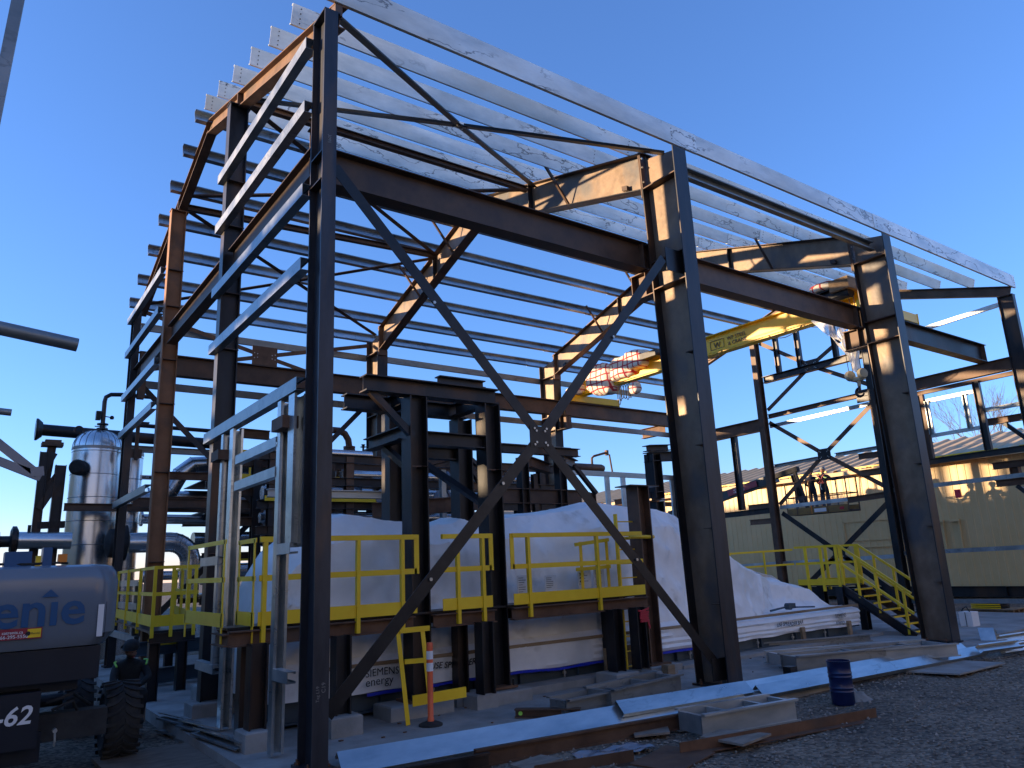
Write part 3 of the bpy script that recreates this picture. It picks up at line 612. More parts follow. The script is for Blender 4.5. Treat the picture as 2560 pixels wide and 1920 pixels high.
# hook block hanging on its ropes
hb = thing('hook_block', 'cream twin sheave crane hook block hanging on wire ropes from the yellow girder', 'hook block', (GX-.3,1.33,4.95))
for y in (1.46,1.20):
    b = MB(); b.lathe((GX-.36,y,5.06), (.45,.89,0), [(.02,-.06),(.09,-.05),(.11,-.02),(.11,.03),(.09,.06),(.02,.07)], 18); P('sheave_cover', b, 'cream', hb, smooth=True)
b = MB(); b.box(GX-.36,GX-.26,1.20,1.46,4.94,5.02); b.cyl((GX-.31,1.33,4.82),(GX-.31,1.33,4.94),.035,10); P('crosshead', b, 'cream', hb)
b = MB(); b.tube([(GX-.31,1.33+.085*math.sin(a)*1.0-.0, 4.70-.085*math.cos(a)) for a in [math.pi*(1-.02)-i*.33 for i in range(14)]], [.03]*10+[.026,.022,.018,.012], 8); b.cyl((GX-.31,1.33,4.74),(GX-.31,1.33,4.84),.028,8); P('hook', b, 'dark', hb)
for y0, y1 in ((1.56,1.50),(1.46,1.42),(1.26,1.24),(1.16,1.16)):
    b = MB(); b.tube([(GX-.31,y0,6.75),(GX-.31,y1,5.12)], .007, 5); P('wire_rope', b, 'dark', hb)
# packing around the crane: each blanket is a thing lying on it
def lump(name, c, r, sq=3.0, label='', cat='', mt='plaid', seed=0, amp=.06, rot=0, n=26):
    b = MB(); c = Vector(c); ca, sa = math.cos(rot), math.sin(rot)
    def sp(v): return math.copysign(abs(v)**(2/sq), v)
    for j in range(n+1):
        ph = -math.pi/2 + math.pi*j/n
        for i in range(2*n):
            th = math.pi*i/n; p = Vector((sp(math.cos(ph))*sp(math.cos(th))*r[0], sp(math.cos(ph))*sp(math.sin(th))*r[1], sp(math.sin(ph))*r[2]))
            q = p*3.1 + Vector((seed, 0, 0)); p += Vector(noise.noise_vector(q))*amp + Vector(noise.noise_vector(q*2.6))*amp*.45
            b.v.append(c + Vector((p.x, p.y*ca - p.z*sa, p.y*sa + p.z*ca)))
    for j in range(n):
        for i in range(2*n): b.f.append([j*2*n+i, j*2*n+(i+1)%(2*n), (j+1)*2*n+(i+1)%(2*n), (j+1)*2*n+i]); b.m.append(0)
    return build(name, b, M_[mt], label=label, cat=cat, smooth=True)
lump('wrapped_bundle', (GX-.05,9.05,6.76), (.32,.55,.46), 4.0, 'largest red and white check bundle tied over the far end of the yellow girder', 'wrapped bundle', seed=1, rot=.15)
lump('wrapped_bundle', (GX-.02,8.2,6.88), (.30,.48,.34), 3.4, 'check blanket bundle draped over the middle of the wrapped hoist motor', 'wrapped bundle', seed=5)
lump('wrapped_bundle', (GX-.06,7.6,6.98), (.29,.32,.26), 6, 'boxy check blanket bundle in shade nearest the dark control box', 'wrapped bundle', seed=9, amp=.03)
lump('wrapped_bundle', (GX-.1,10.12,6.66), (.26,.20,.18), 4, 'small check cloth bundle on the end truck of the crane', 'wrapped bundle', seed=12)
lump('wrapped_bundle', (GX-.5,10.05,6.52), (.14,.14,.12), 2.4, 'little red and white cloth roll at the outer tip of the crane end truck', 'wrapped bundle', seed=15, amp=.04)
lump('wrapped_bundle', (GX-.25,7.62,6.18), (.14,.16,.17), 3, 'dark check bundle hanging below the girder beside the cable loops', 'wrapped bundle', seed=21, amp=.04)
lump('wrapped_bundle', (GX-.30,1.75,7.08), (.2,.34,.10), 3, 'red and white check blanket folded on top of the hoist by the column', 'wrapped bundle', seed=31, amp=.05)
b = MB(); b.box(GX-.5,GX-.1,1.12,1.55,6.87,7.12); build('timber_crate', b, M_['wood'], label='pale timber crate standing on top of the crane hoist beside the column', cat='crate')
# plastic film hanging under the hoist
b = MB(); nU, nV = 26, 22
for j in range(nV+1):
    v = j/nV
    for i in range(nU+1):
        u = i/nU; wdt = .95*(1-v)**.8+.16; yc = 1.55 - .22*v
        y = yc + (.5-u)*wdt*(1.05 if v < .5 else .9); z = 6.45 - 1.40*v*(1 - .45*abs(u-.80)**1.1*(1 if u < .8 else 1.5))
        x = GX-.38 + .10*math.sin(u*22+v*3)*(.3+v) + .06*noise.noise(Vector((u*6,v*7,2)))
        b.v.append(Vector((x, y, z)))
for j in range(nV):
    for i in range(nU):
        if noise.noise(Vector((i*.31, j*.27, 8))) > .42: continue
        b.f.append([j*(nU+1)+i, j*(nU+1)+i+1, (j+1)*(nU+1)+i+1, (j+1)*(nU+1)+i]); b.m.append(0)
build('plastic_sheet', b, M_['film'], label='torn clear plastic sheet hanging from the hoist around the hook ropes', cat='plastic sheet', smooth=True)
# ------------------------------------------------------------------ wrapped machine on its skid
TB = thing('wrapped_machine', 'long machine shrink wrapped in white plastic on a blue grey steel skid', 'machine', (6, 3, 0))
topx = [(.30,1.25),(.42,1.62),(.62,1.95),(1.0,2.24),(1.37,2.34),(1.86,2.27),(2.5,2.20),(2.9,2.24),(3.05,2.32),(3.3,2.27),(4.15,2.36),(5.15,2.44),(5.7,2.53),(6.84,2.48),(7.3,2.36),(8.0,2.02),(8.9,1.60),(10.2,1.24),(10.6,1.17),(10.85,1.02),(11.2,.96),(11.45,.72),(11.75,.48)]
def lerp(t, x):
    if x <= t[0][0]: return t[0][1]
    for (a, fa), (c, fc) in zip(t, t[1:]):
        if x <= c: return fa+(fc-fa)*(x-a)/(c-a)
    return t[-1][1]
shelf = [(0,.05),(7.6,.06),(8.6,.16),(9.4,.42),(10.3,.72),(11.0,.55),(11.75,.3)]
def wrap_pt(x, t):
    """t 0..1 across the section from front hem to back hem"""
    h = lerp(topx, x); sh = lerp(shelf, x); zb = .60 if x < 7 else .50
    if h < zb+.05: h = zb+.05
    hem = .27 + .03*noise.noise(Vector((x*1.3, 3, 0))) - .07*(x/11.7)
    path = [(1.95,hem),(1.93,zb-.02),(1.97,zb),(1.97+sh,zb+.05),(2.02+sh+.06,zb+.35*(h-zb)),(2.12+sh*1.05,zb+.80*(h-zb)),(2.40+sh,zb+.97*(h-zb)),(3.0,h),(3.5,h*.97),(3.85,zb+.7*(h-zb)),(4.0,zb),(4.0,.25)]
    n = len(path)-1; k = min(int(t*n), n-1); f = t*n-k
    y = path[k][0]*(1-f)+path[k+1][0]*f; z = path[k][1]*(1-f)+path[k+1][1]*f
    return y, z
b = MB(); NX, NT = 420, 88
for i in range(NX+1):
    x = .30 + 11.45*i/NX
    for j in range(NT+1):
        t = j/NT; y, z = wrap_pt(x, t); q = Vector((x*.8, y*.8, z*.9))
        a = .028 if z > .66 else .008
        fold = 1-abs(noise.noise(Vector((x*1.1+z*.9+3, z*1.3-x*.35, y*.7))))          # long sagging ridges
        fold2 = 1-abs(noise.noise(Vector((x*2.9-z*2.1, z*2.2, y*1.5+7))))
        env = .35+.65*min(1, max(0, (lerp(topx, x)-z)/.5))
        wr = a*1.1*noise.noise(q*1.2+Vector((4,0,0))) + (a*1.1*fold**7 + a*.6*fold2**8)*env + .010*env*noise.noise(Vector((x*9+z*4, z*4, y*5)))*(1 if z > .6 else .6)
        if z <= .55: wr += .012*math.sin(z*75+2*noise.noise(Vector((x*.8,0,0))))*(1 if x > 3 else .3)
        xx = x
        if i in (0, NX): xx += .02*noise.noise(q*6)
        b.v.append(Vector((xx, y - wr*1.4, z + (wr if z > .7 else 0))))
W = NT+1
for i in range(NX):
    for j in range(NT): b.f.append([i*W+j, (i+1)*W+j, (i+1)*W+j+1, i*W+j+1]); b.m.append(0)
b.f.append([j for j in range(W)]); b.m.append(0); b.f.append([NX*W+j for j in range(W-1,-1,-1)]); b.m.append(0)
P('shrink_wrap', b, 'wrap', TB, smooth=True)
b = MB(); b.isec((.4,2.05,.19),(11.45,2.05,.19),.30,.16,tf=.02); b.isec((.4,3.9,.19),(11.45,3.9,.19),.30,.16,tf=.02); b.box(.4,.44,2.1,3.85,.05,.33); b.box(11.4,11.44,2.1,3.85,.05,.33)
sk = P('skid', b, 'skid', TB)
for x in (1.6,2.9,3.6,4.6,5.7,6.6,7.6,8.7,9.7,10.7):
    b = MB(); b.box(x-.006,x+.006,1.98,2.04,.06,.32); P('stiffener_plate', b, 'skid', sk)
for x in (2.3,3.3,4.35,5.5,6.9,8.6,9.6,10.6):
    b = MB(); b.cyl((x,1.99,.04),(x,1.99,.20),.012,8); b.cyl((x,1.99,.13),(x,1.99,.16),.028,6); P('anchor_bolt', b, 'boltz', sk)
b = MB(); b.box(.6,11.7,1.905,1.925,.545,.585)
for v_ in range(0): pass
P('timber_batten', b, 'wood', TB)
b = MB()
for i in range(60):
    x = 1.4+5.6*i/60; z = .25+.03*noise.noise(Vector((x*1.3,3,0)))-.07*(x/11.7); b.ob((x+.047, 1.93+.008*noise.noise(Vector((x*5,0,0))), z), (.048,0,0), (0,.006,0), (0,0,.016+.010*noise.noise(Vector((x*4,1,0)))))
P('tape_strip', b, 'blue', TB)
def skirt_text(s, x, z, h, **k):
    b = text_mb(s, (x, 1.905, z), (1,0,0), (0,0,1), h, bold=k.pop('bold',.0), **k)
    for i, v in enumerate(b.v): b.v[i] = v + Vector((0, -.006, .008*math.sin(v.x*9)))
    P('lettering', b, 'ink', TB)
skirt_text('SIEMENS', 1.36, .43, .115, bold=0); skirt_text('energy', 1.36, .33, .13)
skirt_text('USE SPREADER BAR', 2.20, .42, .10, bold=.015, shear=.25); skirt_text('USE SPREADER BAR', 9.05, .36, .09, bold=.015, shear=.25)
skirt_text('SIEMENS', 10.85, .38, .10, bold=0); skirt_text('energy', 10.85, .27, .11)
for x in (5.0, 5.45): 
    b = MB(); b.box(x, x+.10, 1.86, 1.90, .03, .40); P('timber_strut', b, 'wood', TB)
for x in (7.15, 9.75, 11.25):
    b = MB(); b.box(x, x+.09, 1.88, 1.93, .02, .30); P('timber_strut', b, 'wood', TB)
b = MB(); random.seed(8)
for k in range(16): b.box(3.55+.0, 3.55+random.uniform(.2,.42), 1.895,1.90, 1.56-.018*k, 1.563-.018*k)
for x0, z0, w_, n_ in ((3.62,1.62,.30,7),(4.02,1.60,.24,8),(4.62,1.64,.26,9)):
    pass
# documents taped to the wrap
def doc(x, z, w_, h_, lab, rows, blocks=False):
    yy = 1.90
    d = MB(); d.ob((x+w_/2, yy+.0, z+h_/2), (w_/2,0,0), (0,.004,0), (0,0,h_/2)); o = build('document_pouch', d, [M_['paper']], label=lab, cat='document')
    q = MB(); random.seed(int(x*100))
    for r in range(rows):
        zz = z+h_-.03-(h_-.05)*r/rows; q.box(x+.02, x+.02+random.uniform(.35,.85)*(w_-.04), yy-.008, yy-.005, zz-.006, zz)
    if blocks:
        for r in range(3): q.box(x+.03, x+.11-.01*r, yy-.009, yy-.005, z+.18-.05*r, z+.205-.05*r)
    P('printed_lines', q, 'ink', o)
doc(3.55, 1.20, .22, .26, 'white document pouch with seven printed lines taped on the wrap behind the railing', 7)
doc(4.02, 1.24, .20, .20, 'small notice taped on the wrap between the two larger sheets', 6)
doc(4.62, 1.24, .24, .28, 'white sheet with bold black blocks taped on the wrap beside the gate', 6, True)
doc(4.92, 1.24, .20, .28, 'dense printed sheet taped on the wrap at the ladder', 12)
# junction piece on the low end of the wrap
b = MB(); b.box(10.0,10.14,2.22,2.34,.60,.69); b.cyl((9.9,2.28,.63),(9.4,2.24,.60),.018,8); b.cyl((10.1,2.2,.62),(10.55,2.1,.60),.014,8); b.lathe((9.96,2.2,.64),(0,1,0),[(.06,0),(.06,.1)],12)
build('pipe_fitting', b, M_['skid'], label='grey pipe fitting with rods lying on the low end of the white wrap', cat='fitting')
# ------------------------------------------------------------------ concrete footings
def pedestal(x, y, w_, d_, h, label, name='concrete_pedestal'):
    b = MB(); c = .015; vs = []
    for z, k in ((0,0),(h-c,0),(h,c)):
        vs += [(x-w_/2+k,y-d_/2+k,z),(x+w_/2-k,y-d_/2+k,z),(x+w_/2-k,y+d_/2-k,z),(x-w_/2+k,y+d_/2-k,z)]
    b.add(vs, [(0,1,5,4),(1,2,6,5),(2,3,7,6),(3,0,4,7),(4,5,9,8),(5,6,10,9),(6,7,11,10),(7,4,8,11),(8,9,10,11),(3,2,1,0)])
    return build(name, b, M_['concrete'], label=label, cat='footing', group='concrete footings under the inner columns')
pedestal(-.02,1.33,.34,.34,.18,'small concrete footing at the slab edge under the leftmost platform leg')
pedestal(.82,1.32,.34,.34,.19,'square concrete footing just right of the nearest corner column')
pedestal(1.85,1.66,.80,.44,.15,'wide concrete footing behind the leaning yellow frame')
pedestal(3.0,1.6,.62,.50,.14,'concrete footing under the base plate of the tall dark post right of the orange marker')
pedestal(2.62,1.44,.3,.3,.16,'narrow concrete footing under the platform leg between the two tall posts')
pedestal(4.72,1.33,.42,.40,.17,'left of the two cubic concrete footings under the platform right end')
pedestal(5.16,1.33,.40,.40,.12,'right of the two cubic concrete footings under the platform right end')
pedestal(5.66,1.62,.52,.5,.14,'concrete footing under the rusty capped stub post')
pedestal(.14,3.68,.5,.4,.16,'concrete footing under the second gable column'); pedestal(.14,7.46,.5,.4,.12,'concrete footing under the rusty third gable column')
pedestal(.5,4.9,.5,.4,.2,'concrete footing with an anchor bolt behind the second gable column')
b = MB(); b.box(2.4,6.3,1.62,1.95,0,.09); b.box(6.3,11.9,1.6,1.95,0,.05); build('concrete_plinth', b, M_['concrete'], label='long low concrete strip plinth along the front of the blue grey skid', cat='plinth')
# ------------------------------------------------------------------ tall dark support frame (four posts)
SF = thing('support_frame', 'tall dark four post support frame with cantilever beams standing inside the building', 'support frame', (2.4, 2.1, 0))
def post(x, y, z0, z1, par, mt='dark', w_=.24, ax='y', name='post', h=None):
    b = MB(); b.isec((x,y,z0),(x,y,z1),h or w_,w_,upv=(0,1,0) if ax == 'y' else (1,0,0),tf=.018,tw=.012); return P(name, b, mt, par)
for x, y in ((1.88,1.62),(2.98,1.62),(2.1,2.62),(3.18,2.62)):
    p = post(x,y,.18,3.68,SF,ax='x'); q = MB(); q.box(x-.19,x+.19,y-.17,y+.17,.152,.18); P('base_plate', q, 'rust', p)
    for sx in (-.15,.15):
        q = MB(); q.cyl((x+sx,y-.13,.18),(x+sx,y-.13,.25),.012,8); P('anchor_bolt', q, 'bolt', p)
for y in (1.60, 2.62):
    b = MB(); b.isec((1.18+(.2 if y>2 else 0),y,3.79),(3.10+(.15 if y>2 else 0),y,3.79),.20,.20,tf=.016); P('top_beam', b, 'dark', SF)
b = MB(); b.isec((2.22,1.62,3.95),(2.92,1.62,3.95),.10,.14); P('top_channel', b, 'dark', SF)
for x in (2.02, 3.05):
    b = MB(); b.isec((x,1.72,3.79),(x,2.52,3.79),.18,.16); P('top_beam', b, 'dark', SF)
b = MB(); b.isec((2.0,1.60,3.17),(2.86,1.60,3.17),.17,.16); P('mid_beam', b, 'dark', SF)
b = MB(); b.isec((2.2,2.62,3.17),(3.06,2.62,3.17),.17,.16); P('mid_beam', b, 'dark', SF)
b = MB(); b.isec((1.80,1.75,3.25),(1.80,2.75,3.25),.16,.17); P('cantilever_beam', b, 'dark', SF)
for a, c in (((1.28,1.60,3.70),(1.82,1.56,3.18)), ((1.84,2.35,3.16),(1.9,1.7,2.75)), ((2.5,2.5,3.0),(2.94,1.75,2.4))):
    b = MB(); b.bar(a, c, .08, .08, upv=(0,1,0)); P('knee_brace', b, 'dark', SF)
for x in (1.88, 2.98):
    b = MB(); b.box(x-.1,x+.1,1.50,1.508,2.80,2.815); b.box(x+.02,x+.12,1.5,1.62,2.80,2.812); P('stiffener_plate', b, 'brown', SF)
# capped stub posts
def stub(x, y, z0, z1, cap, label, mt='brown', w_=.24, group=None):
    t = thing('capped_post', label, 'steel post', (x,y,z0), 'free standing capped steel posts'); post(x,y,z0+.025,z1,t,mt,w_,'x'); b = MB(); b.box(x-cap,x+cap,y-.17,y+.17,z1,z1+.016); P('cap_plate', b, 'dark', t)
    b = MB(); b.box(x-.2,x+.2,y-.2,y+.2,z0,z0+.025); P('base_plate', b, 'rust', t); return t
stub(5.66,1.62,.14,2.66,.30,'rusty free standing steel post with a wide cap plate left of the middle column')
t = thing('portal_post', 'dark steel post with short beam on top just left of the middle column', 'steel post', (7.5,3.0,.3)); post(7.52,3.0,2.65,3.45,t,'dark',.22,'x')
for a, c, h in (((7.38,3.0,3.39),(8.3,3.0,3.46),.17),((7.38,3.0,3.55),(7.95,3.0,3.59),.11),((7.40,3.0,2.68),(7.65,3.0,2.70),.16)):
    b = MB(); b.isec(a, c, h, .2); P('beam', b, 'dark', t)
post(7.56,3.05,.3,2.6,t,'dark',.2,'x')
# ------------------------------------------------------------------ yellow railed service platform
SP = thing('service_platform', 'steel service platform with yellow railings and toe boards beside the wrapped machine', 'platform', (2.6, 1.4, 0))
for x in (-.05,.82,2.62,4.72,5.16): post(x,1.33,.16,.96,SP,'dark',.17,'x','leg')
for x in (.0,2.6,5.1): post(x,1.85,.05,.96,SP,'dark',.15,'x','leg')
for x0, x1 in ((-.3,1.74),(2.0,2.86),(3.12,5.5)):
    b = MB(); b.isec((x0,1.45,1.01),(x1,1.45,1.01),.15,.12); P('edge_beam', b, 'rust', SP)
b = MB(); b.isec((-.28,1.9,1.02),(5.5,1.9,1.02),.12,.1); P('edge_beam', b, 'rust', SP)
for x in (-.3,5.46,1.2,3.3,4.4):
    b = MB(); b.isec((x,1.46,1.0),(x,1.9,1.0),.12,.1); P('cross_beam', b, 'rust', SP)
b = MB(); b.box(-.3,5.5,1.50,1.90,1.092,1.115); P('deck', b, 'dark', SP)
YR = 1.39
def rail(x0, x1, posts, z0=1.115, ends=(0,0), Y=YR, top=1.96, par=SP):
    g_ = MB(); g_.bar((x0,Y,top+.005),(x1,Y,top+.005),.05,.055); P('top_rail', g_, 'yellow', par)
    g_ = MB(); g_.bar((x0,Y,1.58),(x1,Y,1.58),.012,.06); P('mid_rail', g_, 'yellow', par)
    g_ = MB(); g_.bar((x0,Y,1.185),(x1,Y,1.185),.010,.135); P('toe_board', g_, 'yellow', par)
    for x in posts:
        q = MB(); q.box(x-.006,x+.036,Y-.022,Y-.012,.96,top+.02); q.box(x-.006,x+.002,Y-.012,Y+.03,.96,top+.0); P('rail_post', q, 'yellow', par)
    for f, x in zip(ends, (x0, x1)):
        if f: q = MB(); q.box(x-.03,x+.03,Y-.006,Y+.006,1.55,top+.03); P('end_plate', q, 'yellow', par)
rail(-.04,1.76,(-.0,1.02,1.56),ends=(0,1)); rail(2.10,2.80,(2.3,2.66),ends=(0,1)); rail(3.12,5.42,(3.36,4.54),ends=(1,0))
def yrail(x, y0, y1, par=SP):
    for z, h in ((1.96,.045),(1.58,.05),(1.185,.135)):
        q = MB(); q.bar((x,y0,z),(x,y1,z),.012,h); P('top_rail' if z > 1.9 else 'mid_rail' if z > 1.5 else 'toe_board', q, 'yellow', par)
    for y in (y0+.05, y1-.05):
        q = MB(); q.box(x-.006,x+.006,y-.02,y+.02,.96,1.97); P('rail_post', q, 'yellow', par)
yrail(-.08, 1.39, 2.0); yrail(-.32, 1.6, 3.2)
# swing gate and the fixed ladder with hoop
for x in (4.62,5.12):
    q = MB(); q.box(x-.025,x+.025,1.80,1.81,1.2,1.88); P('gate_post', q, 'yellow', SP)
q = MB(); q.bar((4.50,1.79,1.84),(5.16,1.79,1.90),.012,.05); P('gate_rail', q, 'yellow', SP)
q = MB(); q.bar((4.50,1.79,1.50),(5.16,1.79,1.52),.012,.05); P('gate_rail', q, 'yellow', SP)
q = MB(); q.tube([(5.35,1.55,1.92),(5.6,1.50,1.92),(5.85,1.56,1.92),(5.95,1.7,1.92),(5.85,1.84,1.92),(5.6,1.9,1.92),(5.35,1.86,1.92)], .028, 6); P('ladder_hoop', q, 'yellow', SP)
LA = thing('fixed_ladder', 'narrow yellow fixed ladder rising past the right end of the railed platform', 'ladder', (5.4,1.66,0))
for x in (5.20,5.60):
    q = MB(); q.box(x-.012,x+.012,1.63,1.69,.03,2.26); P('stile', q, 'yellow', LA)
for k in range(11):
    z = .15+k*.2; q = MB(); q.cyl((5.21,1.66,z),(5.59,1.66,z),.010,6); P('rung', q, 'yellow', LA)
b = MB(); random.seed(2)
for k in range(9): b.ob((5.20+random.uniform(-.02,.02),1.235+.006*(k%2),.92-.018*k), (.08,0,random.uniform(-.02,.02)), (0,.006,0), (0,0,.014))
b.ob((5.29,1.24,.72),(.012,0,.01),(0,.004,0),(-.012,0,.05))
build('danger_ribbon', b, M_['red'], label='crumpled red plastic ribbon tied round the platform leg', cat='ribbon')
# leaning yellow guard frame and the marker post
LF = thing('guard_frame', 'loose yellow guard rail frame leaning upright in front of the platform', 'guard frame', (1.5,1.12,0))
for a, c in (((1.53,1.15,.01),(1.44,1.19,.95)), ((1.80,1.15,.20),(1.74,1.19,.95))):
    q = MB(); q.lsec(a, c, .05, .04, upv=(0,1,0)); P('rail_post', q, 'yellow', LF)
for a, c, h in (((1.43,1.19,.96),(1.80,1.19,.96),.055),((1.48,1.17,.64),(1.80,1.17,.63),.05)):
    q = MB(); q.bar(a, c, .02, h); P('rail', q, 'yellow', LF)
q = MB(); q.bar((1.55,1.13,.24),(2.22,1.13,.25),.012,.11); P('toe_board', q, 'yellow', LF)
DP = thing('delineator_post', 'orange tubular marker post with two white bands on a round black base', 'marker post', (1.68,.98,0))
q = MB(); q.lathe((1.68,.98,0), (0,0,1), [(.125,0),(.125,.018),(.10,.03),(.05,.045)], 28); P('base', q, 'black', DP)
q = MB(); q.lathe((1.68,.98,.03), (0,0,1), [(.036,0),(.036,.04),(.031,.05),(.031,.50),(.035,.50),(.035,.76),(.034,.79),(.030,.80)], 20); P('tube', q, 'orange', DP, smooth=True)
for z in (.54,.66):
    q = MB(); q.lathe((1.68,.98,z), (0,0,1), [(.0365,0),(.0365,.085)], 20, caps=False); P('reflective_band', q, 'white', DP)
# ------------------------------------------------------------------ yellow stair tower at the far end
ST = thing('stair_tower', 'yellow railed steel stairway leading down from a landing by the middle right column', 'stairway', (12.1,2.0,0))
x0, x1 = 12.0, 12.7; y1, z1_, y2 = 2.32, .92, 1.08
for x in (x0, x1):
    q = MB(); q.csec((x,y1+.05,z1_-.06),(x,y2-.05,-.02),.17,.05,side=(1 if x == x0 else -1)); P('stringer', q, 'dark' if x == x0 else 'brown', ST)
    for dz in (.78,.42):
        q = MB(); q.bar((x,y1,z1_+dz),(x,y2-.08,dz-.02),.03,.045); P('handrail' if dz > .6 else 'mid_rail', q, 'yellow', ST)
    for f in (0,.25,.55,.95):
        yy = y1+(y2-y1)*f; zz = z1_*(1-f); q = MB(); q.box(x-.02,x+.02,yy-.02,yy+.02,zz-.02,zz+.78); P('rail_post', q, 'yellow', ST)
for k in range(7):
    f = (k+.6)/7.2; yy = y1+(y2-y1)*f; zz = z1_*(1-f); q = MB(); q.box(x0+.02,x1-.02,yy-.10,yy+.06,zz-.012,zz); q.box(x0+.02,x1-.02,yy-.11,yy-.098,zz-.03,zz+.002,1); P('tread', q, [M_['dark'], M_['yellow']], ST)
q = MB(); q.box(x0,x1,y1,3.35,z1_-.02,z1_); P('landing', q, 'dark', ST)
for x in (x0, x1+.05):
    for y in (2.4, 3.3): q = MB(); q.isec((x,y,0),(x,y,z1_-.03),.15,.15,upv=(1,0,0)); P('leg', q, 'dark', ST)
    for z, h in ((1.70,.045),(1.36,.045),(.98,.12)): q = MB(); q.bar((x,y1,z),(x,3.35,z),.02,h); P('handrail', q, 'yellow', ST)
    for y in (2.4,2.75,3.1): q = MB(); q.box(x-.015,x+.015,y-.03,y+.03,.80,1.70); P('rail_post', q, 'yellow', ST)
for z, h in ((1.66,.04),(1.36,.04)): q = MB(); q.bar((x0,3.4,z),(9.3,5.0,z-.06),.02,h); P('handrail', q, 'yellow', ST)
for k in range(4): q = MB(); q.box(x0-.6-k*.65-.015,x0-.6-k*.65+.015,3.7+k*.38-.015,3.7+k*.38+.015,.9,1.64); P('rail_post', q, 'yellow', ST)
for z in (1.70,1.36,.98): q = MB(); q.bar((x0,3.35,z),(x1+.05,3.35,z),.02,.045); P('handrail', q, 'yellow', ST)
for i in range(4):
    x = 13.0+i*.14; q = MB(); q.isec((x,3.0,0),(x,3.0,.3+.05*(i%2)),.06,.06,upv=(1,0,0)); build('short_post', q, M_['dark'], label=['leftmost of the four short dark steel stubs behind the stairs','second from left of the four short dark stubs behind the stairs','third from left of the four short dark stubs behind the stairs','rightmost of the four short dark stubs behind the stairs'][i], cat='steel stub', group='short dark steel stubs behind the stairs')
# ------------------------------------------------------------------ vertical clad tank and piping at the left, beyond the frame
def tank(x, y, r, z0, z1, label, dome=.42, segs=26, name='vertical_tank'):
    t = thing(name, label, 'tank', (x,y,z0)); b = MB(); pr = [(r,z0),(r,z1)]
    for k in range(1, 11): a = math.pi/2*k/10; pr.append((r*math.cos(a)**.75, z1+dome*math.sin(a)))
    b.lathe((x,y,0),(0,0,1), pr, 48); P('shell', b, 'alu', t, smooth=True)
    b = MB(); z = z0+.35
    while z < z1: b.lathe((x,y,z),(0,0,1), [(r+.001,0),(r+.006,.004),(r+.006,.012),(r+.001,.016)], 48, caps=False); z += .52
    b.lathe((x,y,z1-.05),(0,0,1), [(r+.001,0),(r+.012,.006),(r+.012,.06),(r+.001,.066)], 48, caps=False)
    P('band', b, 'seam', t)
    b = MB()
    for k in range(20):
        q = 2*math.pi*k/20; pts = [(x+r*1.004*math.cos(a)**.75*math.cos(q), y+r*1.004*math.cos(a)**.75*math.sin(q), z1+dome*math.sin(a)+.004) for a in [math.pi/2*i/8*.92 for i in range(9)]]
        b.tube(pts, .006, 4)
    P('dome_seam', b, 'seam', t); return t
TK = tank(-.19, 13.0, .52, 0, 4.62, 'large shiny aluminium clad vertical tank with a ribbed dome at the left')
b = MB(); b.lathe((-.50,12.60,4.10),(-.5,-.86,0), [(.10,0),(.10,.10),(.17,.10),(.17,.30),(.13,.34)], 20); P('black_nozzle', b, 'black', TK, smooth=True)
b = MB(); b.tube([(-.62+.09*math.cos(a)*1, 12.9, 4.98+.12*math.sin(a)) for a in [math.pi*i/10 for i in range(11)]], .025, 6); P('lifting_lug', b, 'dark', TK)
tank(.62, 13.6, .26, 0, 4.62, 'slim aluminium clad vertical column standing right behind the large tank', dome=.16, name='slim_tank')
VP = thing('vent_pipe', 'dark vent pipe with valve and small box rising from the tank dome', 'pipe', (-.14,13,5.0))
b = MB(); b.tube([(-.14,13,5.0),(-.14,13,5.75),(-.12,13,5.86),(-.02,13,5.93),(.2,13,5.95),(.9,13,5.95)], .05, 10); P('pipe', b, 'dark', VP, smooth=True)
b = MB(); b.lathe((-.14,13,5.08),(0,0,1),[(.12,0),(.12,.03),(.06,.04),(.06,.10),(.12,.11),(.12,.14)],14); b.cyl((-.3,13,5.15),(-.05,13,5.15),.012,6); P('valve', b, 'dark', VP)
b = MB(); b.box(-.30,-.20,12.9,13.05,5.3,5.5); P('junction_box', b, 'dark', VP)
b = MB(); b.cyl((-.14,13,5.4),(.04,13,5.38),.012,6); b.lathe((.04,13,5.34),(0,0,1),[(.04,0),(.05,.04),(.03,.08)],10); P('gauge', b, 'dark', VP)
# dark portal frame and big headers left of the tank
LP = thing('pipe_support', 'dark steel pipe support of posts and diagonal beams left of the tank', 'pipe support', (-1.1,12,0))
for a, c, w_ in (((-1.32,12,1.0),(-1.30,12,4.35),.16),((-1.02,12.0,.6),(-.98,12,4.08),.20),((-1.24,12.2,3.4),(-1.16,12.2,4.55),.16)):
    b = MB(); b.isec(a,c,w_,w_,upv=(1,0,0)); P('post', b, 'dark', LP)
for a, c, w_ in (((-1.30,12,3.15),(-1.0,12,3.75),.16),((-1.30,12.1,3.35),(-.98,12.1,3.95),.13),((-1.3,12.1,3.9),(-1.12,12.1,4.35),.1),((-1.3,12.05,2.82),(-.8,12.05,2.84),.14)):
    b = MB(); b.isec(a,c,w_,.14,upv=(0,1,0)); P('diagonal', b, 'dark', LP)
b = MB(); b.box(-1.36,-.96,12.05,12.35,4.5,4.58); b.box(-1.3,-1.0,12.1,12.3,4.58,4.64); P('pipe_shoe', b, 'brown', LP)
HP = thing('header_pipe', 'thick black flanged header pipe running past the top of the tank', 'pipe', (-1.5,12.6,4.8))
b = MB(); b.cyl((-1.35,14.0,5.17),(3.1,14.1,5.06),.137,18); P('pipe', b, 'dark', HP, smooth=True)
b = MB(); b.lathe((-1.40,14.0,5.17),(1,0,0),[(.26,0),(.26,.04),(.17,.14)],24); P('flange', b, 'dark', HP)
